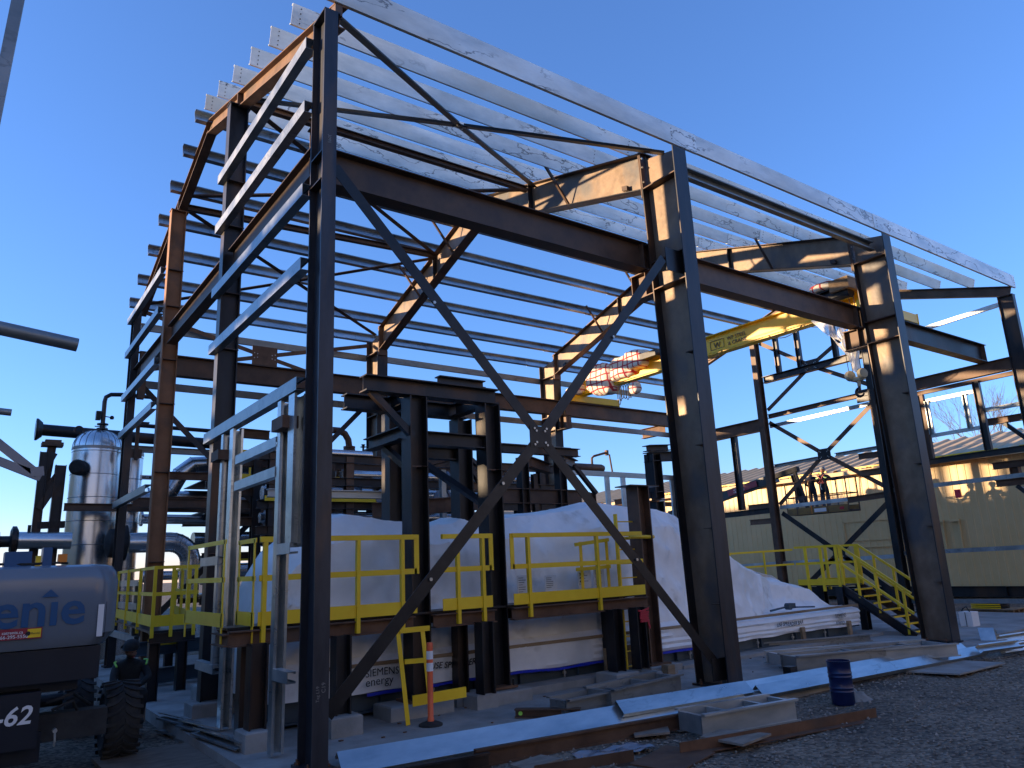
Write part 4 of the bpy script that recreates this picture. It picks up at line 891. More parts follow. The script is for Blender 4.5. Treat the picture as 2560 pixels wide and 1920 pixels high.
MP = thing('clad_pipe', 'aluminium clad horizontal pipe with a flanged end above the lift turret', 'pipe', (-1.4,11.6,2.4))
b = MB(); b.cyl((-1.62,11.6,2.50),(-.7,11.6,2.48),.17,20); P('cladding', b, 'alu', MP, smooth=True)
b = MB(); b.lathe((-1.76,11.6,2.50),(1,0,0),[(.20,0),(.28,.03),(.28,.10),(.20,.14)],20); b.lathe((-1.98,11.6,2.48),(1,0,0),[(.19,0),(.19,.05),(.11,.06),(.11,.3)],20); P('flange', b, 'dark', MP)
b = MB(); b.cyl((-1.45,11.6,2.66),(-1.45,11.6,2.80),.03,8); P('nipple', b, 'dark', MP)
# elbows, ducts and more pipe work behind the gable
BP = thing('large_elbow_pipe', 'big aluminium clad pipe with ribbed elbow turning down behind the rusty column', 'pipe', (1.3,12,1.2))
pts = [(.45,12.1,2.44),(.9,12.1,2.44),(1.30,12.1,2.44)] + [(1.30+.46*math.sin(a), 12.1, 1.98+.46*math.cos(a)) for a in [math.pi/2*i/8 for i in range(1,9)]] + [(1.76,12.1,1.2)]
b = MB(); b.tube(pts, .22, 24); P('cladding', b, 'alu', BP, smooth=True)
for i in range(3, 10):
    q = MB(); d = (Vector(pts[i+1])-Vector(pts[i-1])).normalized(); q.lathe(Vector(pts[i]), d, [(.221,-.006),(.227,-.003),(.227,.003),(.221,.006)], 24, caps=False); P('elbow_seam', q, 'seam', BP)
b = MB(); b.lathe((.42,12.1,2.44),(-1,0,0),[(.30,0),(.38,.02),(.38,.16),(.32,.2),(.30,.36),(.12,.44)],28); P('bolted_flange', b, 'black', BP)
b = MB(); b.cyl((1.9,12.6,2.52),(3.8,12.8,2.48),.16,20); build('clad_pipe', b, M_['alu'], label='aluminium clad horizontal pipe at elbow height right of the big elbow', cat='pipe', smooth=True)
b = MB(); pts = [(.55,13,3.42),(1.1,13,3.45),(1.42,13,3.70),(1.62,13,4.10),(1.9,13,4.34),(2.3,13,4.38),(4.2,13,4.36)]
b.tube([Vector(pts[0]).lerp(Vector(pts[1]),.0)]+[Vector(p) for p in pts[1:]], .20, 24); DU = build('clad_duct', b, M_['alu'], label='swan necked aluminium clad duct climbing behind the rusty column', cat='duct', smooth=True)
for i in range(1, 6):
    q = MB(); d = (Vector(pts[i+1])-Vector(pts[i-1])).normalized(); q.lathe(Vector(pts[i]), d, [(.201,-.006),(.208,0),(.201,.006)], 24, caps=False); P('duct_seam', q, 'seam', DU)
b = MB(); b.cyl((.5,12.9,5.22),(2.7,12.9,5.19),.05,10); build('thin_pipe', b, M_['dark'], label='thin dark pipe running level above the black header pipe', cat='pipe', smooth=True)
b = MB(); b.isec((.45,12.7,4.62),(6.6,12.7,4.58),.14,.16); build('rack_beam', b, M_['galvd'], label='long pale steel beam under the black header pipe behind the frame', cat='steel beam')
b = MB(); b.isec((2.85,12.5,5.12),(3.6,12.5,5.10),.22,.2); build('rack_beam', b, M_['brown'], label='short dark brown beam high behind the framed opening', cat='steel beam')
b = MB(); b.isec((-.85,12,3.20),(5.4,12,3.16),.16,.14); build('rack_beam', b, M_['brown'], label='long brown beam crossing in front of the tank at mid height', cat='steel beam')
for z, x1 in ((3.88,1.95),(3.32,1.9)):
    b = MB(); b.isec((.9,11.6,z),(x1,11.6,z),.17,.12); build('rack_beam', b, M_['rust'], label='upper short rusty beam right of the rusty column' if z > 3.5 else 'lower short rusty beam right of the rusty column', cat='steel beam')
b = MB(); b.box(.30,.62,12.3,12.34,4.35,4.55); b.isec((.5,12.3,4.3),(.5,12.3,5.15),.06,.08,upv=(0,1,0)); b.box(.38,.72,12.2,12.4,5.15,5.18); build('tee_support', b, M_['brown'], label='brown tee shaped pipe support with a punched plate beside the slim column', cat='pipe support')
tg = MB(); tg.box(.62,.94,12.28,12.30,3.86,3.96); o = build('tag_plate', tg, M_['white'], label='small white equipment tag plate with dark lettering beside the slim column', cat='tag plate')
q = MB(); q.box(.66,.88,12.27,12.28,3.88,3.94); P('panel', q, 'ink', o); P('lettering', text_mb('T-408', (.68,12.268,3.895), (1,0,0), (0,0,1), .05), 'white', o)
for k, (x0,x1,y,z,r,lab) in enumerate([(.7,2.4,12.4,2.98,.11,'slim clad pipe running level below the long brown beam left of the second column'),(1.0,3.6,13.6,3.62,.14,'clad pipe running level under the swan necked duct'),(2.2,5.2,12.0,1.75,.17,'low clad pipe running behind the yellow walkway'),(.75,1.5,12.0,1.72,.10,'short clad pipe stub below the big elbow')]):
    b = MB(); b.cyl((x0,y,z),(x1,y,z-.02),r,18); b.lathe((x0,y,z),(1,0,0),[(r*1.5,0),(r*1.5,.05)],18); build('clad_pipe', b, M_['alu'], label=lab, cat='pipe', smooth=True)
# process module behind the wrapped machine
PM = thing('process_module', 'crowded two level process skid of brown steel behind the wrapped machine', 'process module', (5,12.6,0))
for x in (2.4,3.6,5.0,6.4,7.8,9.2):
    b = MB(); b.isec((x,12.2,0),(x,12.2,4.4 if x<7 else 3.6),.18,.18,upv=(0,1,0)); P('post', b, 'dark', PM)
    b = MB(); b.isec((x+.3,14.2,0),(x+.3,14.2,4.4 if x<7 else 3.6),.18,.18,upv=(0,1,0)); P('post', b, 'brown', PM)
for z in (1.1,2.1,3.0,3.75,4.3):
    for y in (12.1, 14.2):
        b = MB(); b.isec((2.0,y,z),(10.0 if z<3.8 else 6.6,y,z),.16,.14); P('beam', b, 'brown' if y > 13 else 'dark', PM)
for z in (1.25,3.15,3.9):
    b = MB(); b.box(2.0,10.0 if z < 3.5 else 6.6,12.1,14.3,z-.02,z); P('deck', b, 'dark', PM)
for k, (x0,x1,y,z,r) in enumerate([(2.4,4.6,12.6,3.42,.10),(5.3,6.5,12.4,4.24,.20),(6.6,9.8,12.7,3.35,.12),(2.3,6.1,12.5,2.55,.13),(6.2,9.9,12.9,2.7,.09),(2.3,5.3,13.2,1.75,.2),(5.5,9.5,13.1,1.8,.16),(4.2,6.2,12.6,3.95,.07)]):
    b = MB(); b.cyl((x0,y,z),(x1,y,z),r,18); p_ = P('pipe', b, 'alu', PM, smooth=True)
    for xx in (x0, x1):
        q = MB(); q.lathe((xx,y,z),(1,0,0),[(r*1.5,-.02),(r*1.5,.04)],18); P('flange', q, 'brown' if k%2 else 'lgrey', p_)
random.seed(12)
for x in (2.2,3.0,3.8,4.6,5.4,6.2):
    b = MB(); b.box(x-.02,x+.02,12.0,12.04,3.9,4.62); P('rail_post', b, 'yellow', PM)
    b = MB(); b.box(x+.3,x+.34,12.0,12.04,1.25,2.0); P('rail_post', b, 'yellow', PM)
for z in (4.6,4.28,3.97): b = MB(); b.bar((2.1,12.02,z),(6.5,12.02,z),.02,.045 if z > 4 else .12); P('handrail', b, 'yellow', PM)
for z in (2.0,1.65,1.32): b = MB(); b.bar((2.1,12.02,z),(9.5,12.02,z),.02,.045 if z > 1.4 else .14); P('handrail', b, 'yellow', PM)
for x, z in ((2.9,3.3),(4.4,2.2),(5.7,3.3),(6.9,2.3),(8.3,3.3)):
    b = MB(); b.lathe((x,12.3,z),(0,1,0),[(.07,0),(.2,.01),(.2,.05),(.07,.06)],22); b.cyl((x,12.35,z),(x,12.7,z),.06,12); P('handwheel', b, 'lgrey', PM)
b = MB(); b.tube([(5.25,12.4,5.34),(5.45,12.4,5.34),(5.62,12.4,5.26),(5.72,12.4,5.1),(5.75,12.4,4.9),(5.75,12.4,4.6)], .09, 14); b.lathe((5.75,12.4,4.80),(0,0,1),[(.16,0),(.16,.05),(.10,.05),(.10,.07),(.16,.07),(.16,.12)],18)
build('vent_elbow', b, M_['brown'], label='brown pipe elbow with a bolted flange rising behind the corner column', cat='pipe', smooth=True)
OV = thing('orange_valve', 'orange rounded valve actuator on the module right of the brown pipe elbow', 'valve', (6.15,12.4,4.6))
b = MB(); b.lathe((6.0,12.4,4.72),(1,0,0),[(.05,0),(.09,.03),(.09,.30),(.05,.34)],16); P('actuator', b, 'orangeh', OV, smooth=True)
b = MB(); b.cyl((6.16,12.4,4.8),(6.16,12.4,5.0),.03,8); b.lathe((6.16,12.4,4.92),(0,0,1),[(.08,0),(.08,.02),(.03,.03),(.06,.08)],12); P('stem', b, 'dark', OV)
# lower beams between the inner frame and the far wall
IN = thing('inner_platform', 'brown steel inner platform frame standing behind the wrapped machine', 'platform', (5.5,5.5,0))
for x, y, z1, mt in ((4.66,5,3.62,'rust'),(4.9,5.3,3.6,'dark'),(6.05,5,3.6,'dark'),(6.98,5,3.6,'dark'),(3.6,5.2,2.9,'dark'),(8.0,5.3,3.0,'brown'),(2.0,6.4,2.6,'brown')): post(x,y,.05,z1,IN,mt,.18,'x')
for a, c, h, mt in (((5.1,5,2.86),(7.5,5,2.86),.28,'brown'),((3.2,5.6,2.62),(5.0,4.8,2.72),.26,'rust'),((5.6,5.02,3.76),(7.5,5.02,3.76),.16,'dark'),((3.9,5.7,3.42),(4.7,5.0,3.66),.22,'rust'),((6.2,5.0,3.52),(7.2,5.6,3.5),.2,'rust'),((7.1,5,3.6),(7.9,5.6,3.6),.2,'brown'),((1.7,6.0,2.4),(4.6,6.0,2.4),.18,'brown'),((1.7,6.6,3.0),(4.4,6.6,3.0),.14,'galv')):
    b = MB(); b.isec(a, c, h, .16); P('beam', b, mt, IN)
for a, c in (((4.8,5,3.45),(5.15,5,2.95)),((4.85,4.95,3.5),(5.6,4.95,2.98)),((7.35,5,3.5),(7.9,5,2.95))):
    b = MB(); b.bar(a, c, .07, .09, upv=(0,1,0)); P('knee_brace', b, 'dark', IN)
PM2 = thing('pipe_bridge', 'dense dark steel pipe bridge with lagged pipes crossing behind the tall support frame', 'pipe rack', (6,8.6,0))
for x in (2.3,3.9,5.6,7.3,9.0):
    for y in (8.2,9.2): b = MB(); b.isec((x,y,0),(x,y,3.95),.17,.17,upv=(0,1,0)); P('post', b, 'brown' if x in (3.9,7.3) else 'dark', PM2)
for z, y in ((2.45,8.15),(2.95,8.15),(3.42,8.15),(3.9,8.15),(2.7,9.25),(3.3,9.25),(3.9,9.25)):
    b = MB(); b.isec((2.0,y,z),(9.4,y,z),.17,.14); P('beam', b, 'dark' if y < 9 else 'brown', PM2)
for x in (3.1,4.7,6.4,8.1): b = MB(); b.isec((x,8.2,3.42),(x,9.2,3.42),.15,.12); P('cross_beam', b, 'rust', PM2)
for z, y, r, x0, x1 in ((3.20,8.5,.14,2.2,6.2),(2.72,8.6,.10,2.2,9.3),(3.66,8.8,.11,4.0,9.2),(3.18,8.9,.17,6.5,9.3),(4.08,8.6,.09,2.4,4.6)):
    b = MB(); b.cyl((x0,y,z),(x1,y,z),r,16); pp = P('pipe', b, 'alu', PM2, smooth=True)
    for xx in (x0+.1, (x0+x1)/2):
        q = MB(); q.lathe((xx,y,z),(1,0,0),[(r*1.55,0),(r*1.55,.05)],16); P('flange', q, 'lgrey', pp)
for x, z in ((2.9,3.05),(3.5,2.5),(4.6,3.1),(5.1,2.55),(6.0,3.1),(6.9,2.55)):
    b = MB(); b.lathe((x,8.02,z),(0,-1,0),[(.10,0),(.19,.01),(.19,.04),(.10,.05)],20); b.cyl((x,8.02,z),(x,8.4,z),.05,10); P('handwheel', b, 'lgrey', PM2)
for z in (3.05,): b = MB(); b.bar((2.1,8.0,z),(5.6,8.0,z),.02,.10); P('toe_board', b, 'yellow', PM2)
b = MB(); b.box(5.2,7.3,5.0,5.9,3.84,3.86); P('deck', b, 'galvd', IN)
for x in (5.1,5.5,6.2,7.1,7.4):
    b = MB(); b.isec((x,6.4,.1),(x,6.4,3.5),.12,.1,upv=(0,1,0)); P('post', b, 'galv' if x < 6 else 'brown', IN)
RV = thing('rusty_vessel', 'brown horizontal drum with a thin bent pipe seen left of the middle column', 'vessel', (15.2,13,4.7))
b = MB(); b.lathe((13.6,13,4.78),(1,0,0),[(.03,-.05),(.11,0),(.14,.08),(.14,1.9),(.11,2.0),(.03,2.05)],20); P('shell', b, 'brown', RV, smooth=True)
b = MB(); b.tube([(15.1,13,4.92),(15.1,13,5.12),(15.2,13,5.2),(15.75,13,5.34),(15.85,13,5.34)], .04, 8); b.box(15.78,15.88,12.95,13.05,5.26,5.44); b.cyl((15.95,13,5.3),(16.05,13,4.6),.03,8); P('pipe', b, 'rust', RV)
for a, c, h in (((17.0,14,3.70),(18.3,14,3.86),.2),((19.2,14,3.66),(20.1,14,3.66),.16)):
    b = MB(); b.isec(a, c, h, .16); build('rack_beam', b, M_['rust'], label='sloping sunlit rusty beam beyond the far wall studs' if h > .18 else 'short sunlit rusty bracket beam beyond the far wall near the column', cat='steel beam')
# yellow guarded walkway behind the gable
WK = thing('walkway', 'yellow railed walkway seen between the gable columns behind the door framing', 'walkway', (.4,6,0))
for a, c in (((-.28,5.2),(.26,5.2)),((.3,5.2),(.9,9.4)),((-.28,5.2),(-.1,9.4))):
    for z, h in ((1.78,.045),(1.42,.05),(1.06,.15)): b = MB(); b.bar((*a,z),(*c,z),.012,h); P('handrail' if z > 1.2 else 'toe_board', b, 'yellow', WK)
for x, y in ((-.28,5.2),(-.04,5.2),(.26,5.2),(.5,6.6),(.7,8.0),(.9,9.4),(-.22,6.6),(-.16,8.0),(-.1,9.4)):
    b = MB(); b.box(x-.02,x+.025,y-.01,y+.01,.84,1.80); P('rail_post', b, 'yellow', WK)
b = MB(); b.add([(-.3,5.22,.9),(.3,5.22,.9),(.9,9.4,.9),(-.1,9.4,.9),(-.3,5.22,.93),(.3,5.22,.93),(.9,9.4,.93),(-.1,9.4,.93)], [(0,3,2,1),(4,5,6,7),(0,1,5,4),(1,2,6,5),(2,3,7,6),(3,0,4,7)]); P('deck', b, 'dark', WK)
b = MB(); b.isec((-.3,5.25,.83),(.3,5.25,.83),.14,.1); P('edge_beam', b, 'dark', WK)
for x, y in ((-.2,5.4),(.35,6.2),(.8,9.2)): b = MB(); b.isec((x,y,0),(x,y,.76),.14,.14,upv=(1,0,0)); P('leg', b, 'dark', WK)
b = MB(); b.isec((-.3,6.4,.62),(1.4,6.4,.62),.2,.14); P('edge_beam', b, 'skid', WK); b = MB(); b.isec((-.3,7.0,.16),(1.6,7.0,.16),.22,.14); P('edge_beam', b, 'skid', WK)
b = MB(); b.bar((-.1,6.38,.70),(.42,6.38,.70),.01,.1); P('toe_board', b, 'yellow', WK)
# two handed overhead pipes and a pole entering from the left
b = MB(); b.cyl((-3.6,.38,3.71),(-1.905,.46,3.53),.056,20); build('overhead_pipe', b, M_['galvd'], label='thick grey pipe end sticking in from the left edge against the sky', cat='pipe', smooth=True)
b = MB(); b.cyl((-3.6,.6,3.02),(-2.30,.62,2.955),.028,16); build('overhead_pipe', b, M_['galvd'], label='thin short grey pipe end at the left edge below the thick pipe', cat='pipe', smooth=True)
b = MB(); b.box(-2.57,-2.50,-1.10,-1.02,3.3,6.6)
for v in b.v: v.x -= .05*(v.z-6.6)*-1*.9
build('lifting_boom', b, M_['galvd'], label='grey steel boom section standing nearly upright in the top left corner', cat='boom')
WT = thing('white_truss', 'pale aluminium truss boom with two converging chords at the left edge', 'truss', (-2.3,3,2.7))
for a, c in (((-2.75,3,3.44),(-1.93,3,2.76)),((-2.75,3,3.08),(-1.90,3,2.73))):
    b = MB(); b.bar(a, c, .06, .085); P('chord', b, 'lgrey', WT)
b = MB(); b.bar((-2.0,3,2.78),(-1.88,3,2.80),.07,.1); P('end_fitting', b, 'lgrey', WT)
b = MB(); b.add([(-2.62,4,-.1),(-2.42,4,-.1),(-2.42,4.4,-.1),(-2.62,4.4,-.1),(-2.62,4,2.30),(-2.42,4,2.30),(-2.42,4.4,2.30),(-2.62,4.4,2.30),(-2.66,4,2.34),(-2.385,4,2.34),(-2.45,4,2.62),(-2.62,4,2.62),(-2.66,4.4,2.34),(-2.385,4.4,2.34),(-2.45,4.4,2.62),(-2.62,4.4,2.62)], [(0,1,5,4),(1,2,6,5),(2,3,7,6),(3,0,4,7),(8,9,10,11),(9,13,14,10),(13,12,15,14),(12,8,11,15),(10,14,15,11),(8,12,13,9)]); build('concrete_pillar', b, M_['concrete'], label='pale pillar with a sloped cap at the left edge over the lift', cat='pillar')
M_['ochre'] = mat('ochre_basket_paint', (.30,.17,.04), (.20,.12,.04), 5, rough=.6)
# ------------------------------------------------------------------ boom lift at the lower left
BL = thing('boom_lift', 'grey and black articulated boom lift with big treaded tyres at lower left', 'boom lift', (-1.9,2.8,-.13))
def rbody(mb, x0, x1, y0, y1, z0, z1, r, top=.05, n=6, cut=0):
    pts = []
    for cx, cy, a0 in ((x1-r,y0+r,-90),(x1-r,y1-r,0),(x0+r,y1-r,90),(x0+r,y0+r,180)):
        for k in range(n+1): a = math.radians(a0+90*k/n); pts.append((cx+r*math.cos(a), cy+r*math.sin(a)))
    N = len(pts); mx, my = (x0+x1)/2, (y0+y1)/2
    lv = [(z0,.93 if cut else 1),(z0+.10,1.0),(z1-top*1.6,1.0),(z1-top*.7,.985),(z1-top*.2,.955),(z1,.90)]
    vs = [(mx+(px-mx)*s_, my+(py-my)*s_, z) for z, s_ in lv for px, py in pts]
    fs = [(j*N+i, j*N+(i+1)%N, (j+1)*N+(i+1)%N, (j+1)*N+i) for j in range(len(lv)-1) for i in range(N)] + [tuple(range(N-1,-1,-1)), tuple(range((len(lv)-1)*N, len(lv)*N))]
    mb.add(vs, fs)
b = MB(); rbody(b, -3.6, -1.30, 1.30, 3.0, 1.08, 1.77, .22, .10, cut=1); TU = P('turret_cover', b, 'lgrey', BL, smooth=True)
b = MB(); b.box(-3.5,-1.42,1.38,2.9,.80,1.07); b.box(-3.3,-1.55,1.6,2.8,.70,.80); P('counterweight', b, 'chassis', BL)
b = MB(); b.box(-1.475,-1.43,1.285,1.295,1.15,1.42); P('control_panel', b, 'white', TU); b = MB(); b.box(-1.43,-1.405,1.33,1.36,1.14,1.44); P('panel_slot', b, 'ink', TU)
def lt(s, x, z, h, m, par, y=1.292, **k): return P('lettering', text_mb(s, (x,y,z), (1,0,0), (0,0,1), h, ex=.002, **k), m, par)
lt('gen\u0131e', -2.43, 1.275, .40, 'lblue', TU, bold=.018, sx=1.02)
b = MB(); b.add([(-1.915,1.284,1.505),(-1.785,1.284,1.505),(-1.85,1.284,1.57)], [(0,1,2)]); P('logo_peak', b, 'lblue', TU)
b = MB(); b.box(-2.45,-1.885,1.284,1.291,1.175,1.262); st_ = P('sticker', b, 'maroon', TU)
lt('catrents.ca', -2.17, 1.222, .034, 'white', TU, y=1.281, bold=.008); lt('1-866-295-5550', -2.23, 1.186, .038, 'white', TU, y=1.281, bold=.008)
b = MB(); b.box(-1.99,-1.893,1.280,1.284,1.184,1.254); P('sticker', b, 'yellow', TU); lt('Rental', -1.965, 1.21, .026, 'ink', TU, y=1.277)
b = MB(); b.lathe((-1.985,1.282,1.218),(0,-1,0),[(.018,0),(.018,.003)],12); P('badge', b, 'ink', TU)
b = MB(); b.box(-3.2,-1.86,1.52,4.3,.18,.74); b.box(-3.1,-1.80,1.50,1.9,.16,.40); P('chassis', b, 'chassis', BL)
b = MB(); b.box(-3.2,-1.84,1.36,1.52,.30,.74); ch = P('bumper_plate', b, 'chassis', BL); lt('Z-62', -2.29, .50, .20, 'white', ch, y=1.352, bold=.018, shear=.2)
b = MB(); b.box(-1.84,-1.30,1.55,1.75,.30,.52); P('axle', b, 'black', BL); b = MB(); b.cyl((-1.84,2.62,.28),(-1.2,2.62,.28),.07,12); P('axle', b, 'black', BL); b = MB(); b.cyl((-1.84,4.5,.28),(-1.35,4.5,.28),.07,12); P('axle', b, 'black', BL)
for a, c in (((-1.78,1.52,.62),(-1.40,1.9,.52)),((-1.74,1.50,.56),(-1.44,1.8,.36))):
    b = MB(); b.tube([a, ((a[0]+c[0])/2, a[1]-.02, max(a[2],c[2])+.06), c], .014, 6); P('hydraulic_hose', b, 'black', BL)
for x in (-2.15,-1.72):
    b = MB(); b.cyl((x,1.35,.42),(x,1.30,.42),.018,8); b.tube([(x,1.31,.42),(x+.004,1.30,.34),(x,1.31,.30)],.008,5); P('tie_down', b, 'boltz', BL)
def wheel(cx, cy, cz, R, w_, tilt=0):
    b = MB(); h = w_/2; b.lathe((cx-h,cy,cz),(1,0,0),[(R*.62,.02),(R*.70,0),(R*.90,.012),(R*.955,.05),(R*.955,w_-.05),(R*.90,w_-.012),(R*.70,w_),(R*.62,w_-.02)],40); t = P('tyre', b, 'tyre', BL, smooth=True)
    q = MB(); n = 24
    for k in range(n):
        a0 = 2*math.pi*k/n
        for sgn in (-1, 1):
            vs = []
            for i in range(4):
                f = i/3; xx = cx + sgn*(.005 + (h+.004)*f); da = a0 + (.0 if sgn < 0 else math.pi/n) + (.32*min(f*1.3,.62)); 
                wd = .085 if f < .7 else .10
                for rr in (R*.945, R*(1.0 if f < .95 else .985)):
                    for dd in (0, wd*1.0/R*R):
                        aa = da+dd; vs.append((xx, cy+rr*math.cos(aa), cz+rr*math.sin(aa)))
            fs = []
            for i in range(3):
                o = i*4; fs += [(o+2,o+3,o+7,o+6),(o,o+2,o+6,o+4),(o+1,o+5,o+7,o+3)]
            fs += [(0,1,3,2),(12,14,15,13)]; q.add(vs, fs)
    P('tread', q, 'tyre', t)
    q = MB(); q.lathe((cx-h+.03,cy,cz),(1,0,0),[(.03,0),(R*.25,.0),(R*.3,.06),(R*.58,.07),(R*.63,.01),(R*.63,w_-.06),(R*.2,w_-.06),(.03,w_-.1)],28); P('rim', q, 'chassis', t, smooth=True)
    for k in range(8):
        a = 2*math.pi*k/8; bx = MB(); c = Vector((cx-h+.045, cy+R*.36*math.cos(a), cz+R*.36*math.sin(a))); bx.cyl(c, c-Vector((.03,0,0)), .014, 6)
        if k % 2 == 0: P('wheel_nut', bx, 'boltz', t)
    return t
wheel(-1.03, 2.62, .245, .375, .31); wheel(-1.20, 4.5, .22, .375, .31)
wheel(-3.35, 2.62, .245, .375, .31)
TB2 = [((-2.20,-2.00,1.5,1.8,1.76,1.90),'lblue'),((-1.97,-1.93,1.5,1.6,1.76,1.86),'yellow'),((-1.92,-1.85,1.48,1.7,1.76,1.93),'lblue')]
for bx, mt in TB2: b = MB(); b.box(*bx); P('top_component', b, mt, BL)
b = MB(); b.box(-1.80,-1.73,1.5,1.58,1.80,1.87); P('beacon', b, 'orangeh', BL)
b = MB(); b.tube([(-2.3,1.55,1.80),(-2.05,1.5,1.79),(-1.8,1.5,1.795),(-1.72,1.55,1.79)], .012, 6); P('cable', b, 'black', BL)
# ------------------------------------------------------------------ people
def smooth_body(name, joints, bones, rootv, mt, parent=None, lv=2, **kw):
    me = bpy.data.meshes.new(name); keys = list(joints); me.from_pydata([Vector(joints[k][0])*S for k in keys], [(keys.index(a), keys.index(c)) for a, c in bones], [])
    o = bpy.data.objects.new(name, me); scene.collection.objects.link(o)
    md = o.modifiers.new('s', 'SKIN'); sv = me.skin_vertices[0].data
    for i, k in enumerate(keys):
        r = joints[k][1]; r = (r, r) if isinstance(r, float) else r
        sv[i].radius = (r[0]*S, r[1]*S); sv[i].use_root = (k == rootv)
    s2 = o.modifiers.new('d', 'SUBSURF'); s2.levels = s2.render_levels = lv
    dg = bpy.context.evaluated_depsgraph_get(); m2 = bpy.data.meshes.new_from_object(o.evaluated_get(dg)); bpy.data.objects.remove(o)
    b = MB(); b.add([v.co/S for v in m2.vertices], [list(p.vertices) for p in m2.polygons])
    return build(name, b, M_[mt], parent, smooth=True, **kw)
def person(name, label, root, J, helmet='dark', cloth='cloth', group=None, facing=(0,1,0)):
    """J: joint name -> (position, radius); one continuous clothed body, head, hands with fingers, helmet"""
    t = thing(name, label, 'person', root, group)
    bones = [('pel','waist'),('waist','chest'),('chest','neck'),('neck','headb'),('headb','headt'),('chest','shl'),('chest','shr'),('shl','ell'),('ell','wrl'),('shr','elr'),('elr','wrr'),('pel','hil'),('pel','hir'),('hil','knl'),('knl','anl'),('anl','tol'),('hir','knr'),('knr','anr'),('anr','tor')]
    smooth_body('body', J, bones, 'pel', cloth, t)
    F = Vector(facing).normalized(); hb = Vector(J['headb'][0]); ht = Vector(J['headt'][0]); U_ = (ht-hb).normalized(); R_ = F.cross(U_).normalized(); F = U_.cross(R_)*-1 if False else F
    c = hb.lerp(ht, .5); b = MB(); n = 14
    for j in range(n+1):
        ph = -math.pi/2+math.pi*j/n
        for i in range(20):
            th = 2*math.pi*i/20; d = F*math.cos(th)*math.cos(ph)*.074 + R_*math.sin(th)*math.cos(ph)*.060 + U_*math.sin(ph)*.092
            if math.cos(th) > .8 and abs(ph+.15) < .35: d += F*.014*(1-abs(ph+.15)/.35)      # nose ridge
            if ph < -.5: d *= .93
            b.v.append(c+d)
    for j in range(n):
        for i in range(20): b.f.append([j*20+i, j*20+(i+1)%20, (j+1)*20+(i+1)%20, (j+1)*20+i]); b.m.append(0)
    hd = P('head', b, 'skin', t, smooth=True)
    for s_ in (-1, 1):
        q = MB(); q.lathe(c+R_*s_*.058+U_*-.005, R_*s_, [(.004,0),(.02,.004),(.016,.012)], 8); P('ear', q, 'skin', hd)
        q = MB(); q.lathe(c+R_*s_*.024+U_*.008+F*.068, F, [(.009,0),(.004,.004)], 8); P('eye', q, 'ink', hd)
    q = MB(); q.ob(c+F*.070-U_*.045, R_*.02, F*.004, U_*.004); P('mouth', q, 'maroon', hd)
    b = MB(); cc = c+U_*.022
    prof = [(.098,0),(.088,.004),(.088,.03),(.080,.065),(.055,.092),(.02,.104),(.001,.106)]
    b.lathe(cc, U_, prof, 22); P('helmet', b, helmet, t, smooth=True)
    for h_, e_ in (('wrl','ell'),('wrr','elr')):
        w0 = Vector(J[h_][0]); d = (w0-Vector(J[e_][0])).normalized(); sd_ = d.cross(Vector((0,0,1))).normalized(); dn = d.cross(sd_)
        HJ = {'w': (w0, .024), 'p': (w0+d*.055, (.030,.016))}; hb_ = [('w','p')]
        for k, (o_, ln) in enumerate(((-.024,.055),(-.008,.064),(.008,.060),(.023,.046))):
            p1 = w0+d*.070+sd_*o_; p2 = p1+d*ln*.55+dn*.008; p3 = p2+d*ln*.3+dn*.030
            HJ['a%d'%k] = (p1,.0075); HJ['b%d'%k] = (p2,.0068); HJ['c%d'%k] = (p3,.0058); hb_ += [('p','a%d'%k),('a%d'%k,'b%d'%k),('b%d'%k,'c%d'%k)]
        HJ['t1'] = (w0+d*.035-sd_*.034,.009); HJ['t2'] = (w0+d*.060-sd_*.046+dn*.012,.0075); hb_ += [('w','t1'),('t1','t2')]
        smooth_body('hand', HJ, hb_, 'p', 'skin', t, lv=1)
    return t
M_['helmet'] = mat('grey_hard_hat', (.10,.11,.12), (.30,.30,.30), 20, rough=.35)
# boom lift with a basket beyond the far gable
B2 = thing('work_platform_lift', 'raised boom lift basket carrying two workers in front of the beige building', 'boom lift', (19.4,7,-.1))
bx0, bx1, by0, by1, bz = 18.75, 19.35, 5.88, 7.95, 2.74
b = MB(); b.box(bx0,bx1,by0,by1,bz,bz+.05); P('basket_floor', b, 'black', B2)
b = MB(); b.box(bx0-.012,bx0,by0,by1,bz+.0,bz+.20); b.box(bx1,bx1+.012,by0,by1,bz,bz+.2); P('toe_board', b, 'ochre', B2)
for y in (by0,6.55,7.1,7.6,by1):
    for x in (bx0, bx1): b = MB(); b.tube([(x,y,bz),(x,y,bz+1.02)], .022, 6); P('rail_post', b, 'orangeh' if y == 7.1 else 'brown', B2)
for z in (.55,1.02):
    b = MB(); b.tube([(bx0,by0,bz+z),(bx1,by0,bz+z),(bx1,by1,bz+z),(bx0,by1,bz+z),(bx0,by0,bz+z)], .018, 6); P('rail', b, 'brown', B2)
for y0, y1 in ((6.0,6.5),(6.6,7.05),(7.3,7.7)):
    b = MB(); y = y0
    while y < y1: b.box(bx0-.02,bx0-.014,y,y+.008,bz+.2,bz+.5); y += .045
    z = bz+.2
    while z < bz+.52: b.box(bx0-.02,bx0-.014,y0,y1,z,z+.008); z += .045
    P('wire_mesh', b, 'lgrey', B2)
b = MB(); b.box(bx0-.03,bx0-.02,6.6,7.0,bz+.04,bz+.15); P('sticker', b, 'white', B2); b = MB(); b.box(bx0-.03,bx0-.02,6.02,6.16,bz+.06,bz+.14); P('sticker', b, 'red', B2)
